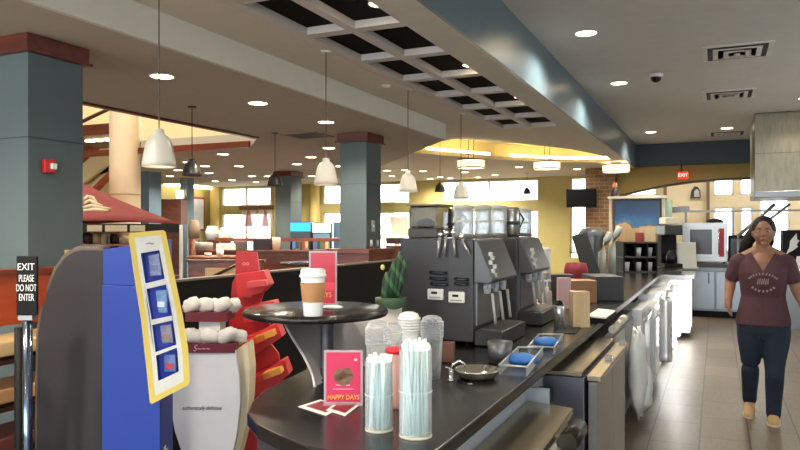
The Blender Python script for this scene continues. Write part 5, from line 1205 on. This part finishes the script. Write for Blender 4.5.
# body: one continuous figure
b = MB()
loft(b, [((0,0,.70),.10,.09),((0,0,.78),.165,.115),((0,.0,.86),.16,.11),((0,0,.98),.135,.10),((0,0,1.10),.15,.105),((0,0,1.20),.165,.11),((0,0,1.28),.16,.09),((0,.01,1.325),.10,.07),((0,.01,1.345),.06,.055)])
limb(b, [L(762,254,.015), L(762.5,242,-.0)], [.056,.050])
for sx_ in (-1,1): b.tube([Vector((sx_*.0,.02,1.385)), Vector((sx_*.07,.015,1.345)), Vector((sx_*.15,.01,1.30))], [.045,.045,.045], 12)
limb(b, [hipL, kneeL, ankL], [.10,.062,.042]); limb(b, [hipR, kneeR, ankR], [.10,.064,.042])
limb(b, [shL, elL, wrL], [.047,.045,.032]); limb(b, [shR, elR, wrR], [.047,.045,.032])
hc = L(763.5,232.5,-.01)
vs = []; fs = []; seg, rings = 32, 24
for i in range(rings+1):
    ph = PI*i/rings
    for k in range(seg):
        a = 2*PI*k/seg; x, y, z = math.sin(ph)*math.cos(a), math.sin(ph)*math.sin(a), math.cos(ph)
        wx = .078*(1-.26*max(0,-z)**1.3); wy = .095*(1-.12*max(0,-z)); yy = y*wy
        if y < 0 and z < .3: yy -= .006*max(0,-z)*(-y)
        vs.append(hc+Vector((x*wx, yy, z*.118)))
for i in range(rings):
    for k in range(seg): fs.append((i*seg+k, (i+1)*seg+k, (i+1)*seg+(k+1)%seg, i*seg+(k+1)%seg))
b.add(vs, fs, True)
b.blob(hc+Vector((0,-.096,-.018)), .015, .02, .013, 10, 8).tube([hc+Vector((0,-.088,.02)), hc+Vector((0,-.104,-.016))], [.008,.012], 8)
b.blob(hc+Vector((0,-.072,-.090)), .024, .018, .018, 10, 8); b.blob(hc+Vector((0,-.09,-.052)), .024, .012, .011, 10, 8)
for s_ in (-1,1): b.blob(hc+Vector((s_*.078,.01,-.008)), .01, .018, .03, 10, 8); b.blob(hc+Vector((s_*.036,-.064,-.026)), .026, .02, .026, 10, 8)
def hand(w_, dirn, side):     # palm, four fingers, thumb
    d_ = dirn.normalized(); u = Vector((0,1,0)); fwd = u-d_*u.dot(d_); fwd.normalize(); inn = Vector((side,0,0))
    b.tube([w_, w_+d_*.035, w_+d_*.075], [.026,.032,.030], 12)
    c0 = w_+d_*.07
    for i, (o_, l_) in enumerate(((-.027,.062),(-.009,.072),(.009,.068),(.026,.052))):
        s0 = c0+fwd*o_; m1 = s0+d_*l_*.5+inn*.008; m2 = m1+d_*l_*.45+inn*.022
        b.tube([s0-d_*.02, s0, m1, m2], [.010,.010,.0092,.0078], 8)
    s0 = w_+d_*.025-fwd*.024; b.tube([s0, s0-fwd*.022+d_*.025+inn*.006, s0-fwd*.022+d_*.052+inn*.014], [.012,.010,.009], 8)
hand(wrL, Vector((-.02,-.12,-1)), 1); hand(wrR, Vector((.25,-.2,-1)), -1)
SKIN = M((158,112,88), .5, noisy=.05)
remeshed('body', b, SKIN, .0055, smooth=2)
# hair
hr = MB()
for i in range(1): pass
hr.blob(hc+Vector((0,.022,.02)), .092, .104, .116, 28, 20)
def haircut(c_): 
    q = c_-hc; return q.y < -.04 and q.z < .066-.75*abs(q.x) or (q.y < .0 and q.z < .01) or (q.y < .05 and q.z < -.06 and abs(q.x) < .085)
hr.tube([hc+Vector((-.03,.10,.05)), hc+Vector((-.09,.10,-.03)), hc+Vector((-.13,.09,-.10)), hc+Vector((-.175,.07,-.17))], [.045,.05,.045,.012], 12)
hr.tube([hc+Vector((.04,.085,0)), hc+Vector((.05,.08,-.08)), hc+Vector((.045,.075,-.13))], [.035,.03,.012], 10)
HAIR = M((22,16,14), .6, noisy=.3, scale=60, spec=.25)
remeshed('hair', hr, HAIR, .006, cut=haircut)
for s_ in (-1,1):
    e_ = MB().blob(hc+Vector((s_*.031,-.0845,.008)), .011, .006, .0048, 12, 8).build('eye_tmp', M((226,222,216), .3)); e_.name = 'eye'; e_.parent = ps
    ir = MB().blob(hc+Vector((s_*.031,-.0895,.008)), .006, .003, .005, 10, 8).build('iris', M((30,20,16), .3)); ir.parent = ps
    br_ = MB().tube([hc+Vector((s_*.014,-.0925,.027)), hc+Vector((s_*.032,-.0905,.032)), hc+Vector((s_*.052,-.079,.025))], [.003,.0035,.002], 6).build('eyebrow', HAIR); br_.parent = ps
lp = MB().tube([hc+Vector((-.024,-.094,-.054)), hc+Vector((0,-.104,-.052)), hc+Vector((.024,-.094,-.054))], [.003,.006,.003], 8).build('lips', M((146,72,70), .4)); lp.parent = ps
# jeans
j = MB()
loft(j, [((0,0,.66),.15,.105),((0,0,.72),.185,.13),((0,.005,.79),.20,.14),((0,0,.87),.18,.13),((0,0,.93),.155,.12)])
limb(j, [hipL+Vector((-.002,0,-.03)), kneeL, ankL+Vector((0,0,-.03))], [.112,.068,.055]); limb(j, [hipR+Vector((.005,0,-.03)), kneeR, ankR+Vector((0,0,-.02))], [.116,.070,.056])
remeshed('jeans', j, M((26,38,56), .8, noisy=.2, scale=30, bump=.2), .009)
# shirt
s = MB()
loft(s, [((0,0,.775),.196,.145),((0,0,.83),.196,.142),((0,0,.92),.176,.13),((0,0,1.0),.160,.122),((0,-.01,1.10),.170,.135),((0,-.012,1.19),.180,.142),((0,0,1.26),.186,.115),((0,.008,1.325),.15,.085),((0,.012,1.36),.085,.075)])
limb(s, [shL+Vector((.03,0,0)), shL+Vector((0,0,-.01)), shL.lerp(elL,.68)], [.066,.064,.061]); limb(s, [shR+Vector((-.03,0,0)), shR+Vector((0,0,-.01)), shR.lerp(elR,.66)], [.066,.064,.061])
def neckcut(c_): return (c_.y < .02 and c_.z > 1.205+abs(c_.x)*1.75 and abs(c_.x) < .09) or (c_.z > 1.368)
sh = remeshed('shirt', s, M((84,52,58), .85, noisy=.15, scale=14, bump=.25), .007, cut=neckcut, smooth=3)
# printed mark on the chest, following the cloth
from mathutils.bvhtree import BVHTree
bm = bmesh.new(); bm.from_mesh(sh.data); bv = BVHTree.FromBMesh(bm)
def front(x, z):
    h_ = bv.ray_cast(Vector((x,-1,z)), Vector((0,1,0))); return h_[0].y if h_[0] else -.14
m = MB(); cx_, cz_ = .0, 1.125
def dash(x, z, w_, h_, rot):
    y = front(x, z)-.003; m.cbox((x, y, z), w_, .003, h_, 0, ('Y', rot))
for k in range(11):
    a = math.radians(155-13*k); dash(cx_+.105*math.cos(a), cz_+.062*math.sin(a)-.0, .011, .018, -(a-PI/2))
for k in range(7):
    a = math.radians(-140+17*k); dash(cx_+.095*math.cos(a), cz_+.075*math.sin(a), .014, .017, -(a+PI/2))
for k in range(6): dash(cx_-.035+.014*k, cz_+.004*(k%2), .007, .045, .1)
m.build('printed_mark', M((170,138,132), .8)).parent = ps
# shoes
for nm, an, zb_, tilt in (('l', ankL, .05, .3), ('r', ankR, .0, 0)):
    f = MB(); n = 20; secs = []
    for i, (y, hw, hh) in enumerate(((.055,.020,.03),(.045,.034,.055),(.0,.038,.075),(-.05,.040,.065),(-.10,.046,.050),(-.15,.042,.040),(-.185,.022,.026))):
        secs.append([Vector((hw*math.cos(2*PI*k/n), y, max(0, hh*.5+hh*.5*math.sin(2*PI*k/n)*(1 if math.sin(2*PI*k/n) > 0 else 1)))) for k in range(n)])
    vs = [v for s_ in secs for v in s_]; fs = [(i*n+k, i*n+(k+1)%n, (i+1)*n+(k+1)%n, (i+1)*n+k) for i in range(6) for k in range(n)]+[tuple(range(n)), tuple(range(6*n,7*n))]
    rt = Matrix.Rotation(tilt, 3, 'X'); base = Vector((an.x, an.y, zb_))
    f.add([rt@v+base for v in vs], fs, True)
    sho = f.build('shoe', M((170,140,98), .7, noisy=.1)); sho.parent = ps
    so2 = MB(); so2.add([rt@Vector((v.x*1.04, v.y, (v.z*.0)))+base for s_ in secs for v in s_[:1]], [], False)
    pts_ = [(.03,.055),(.042,.0),(.044,-.05),(.05,-.10),(.045,-.155),(.02,-.192),(-.02,-.192),(-.045,-.155),(-.05,-.10),(-.044,-.05),(-.042,0),(-.03,.055)]
    q_ = MB().prism(pts_, 'z', .0, .014); q_.v = [rt@v+base for v in q_.v]; so_l = q_.build('sole', M((206,190,160), .7)); so_l.parent = sho
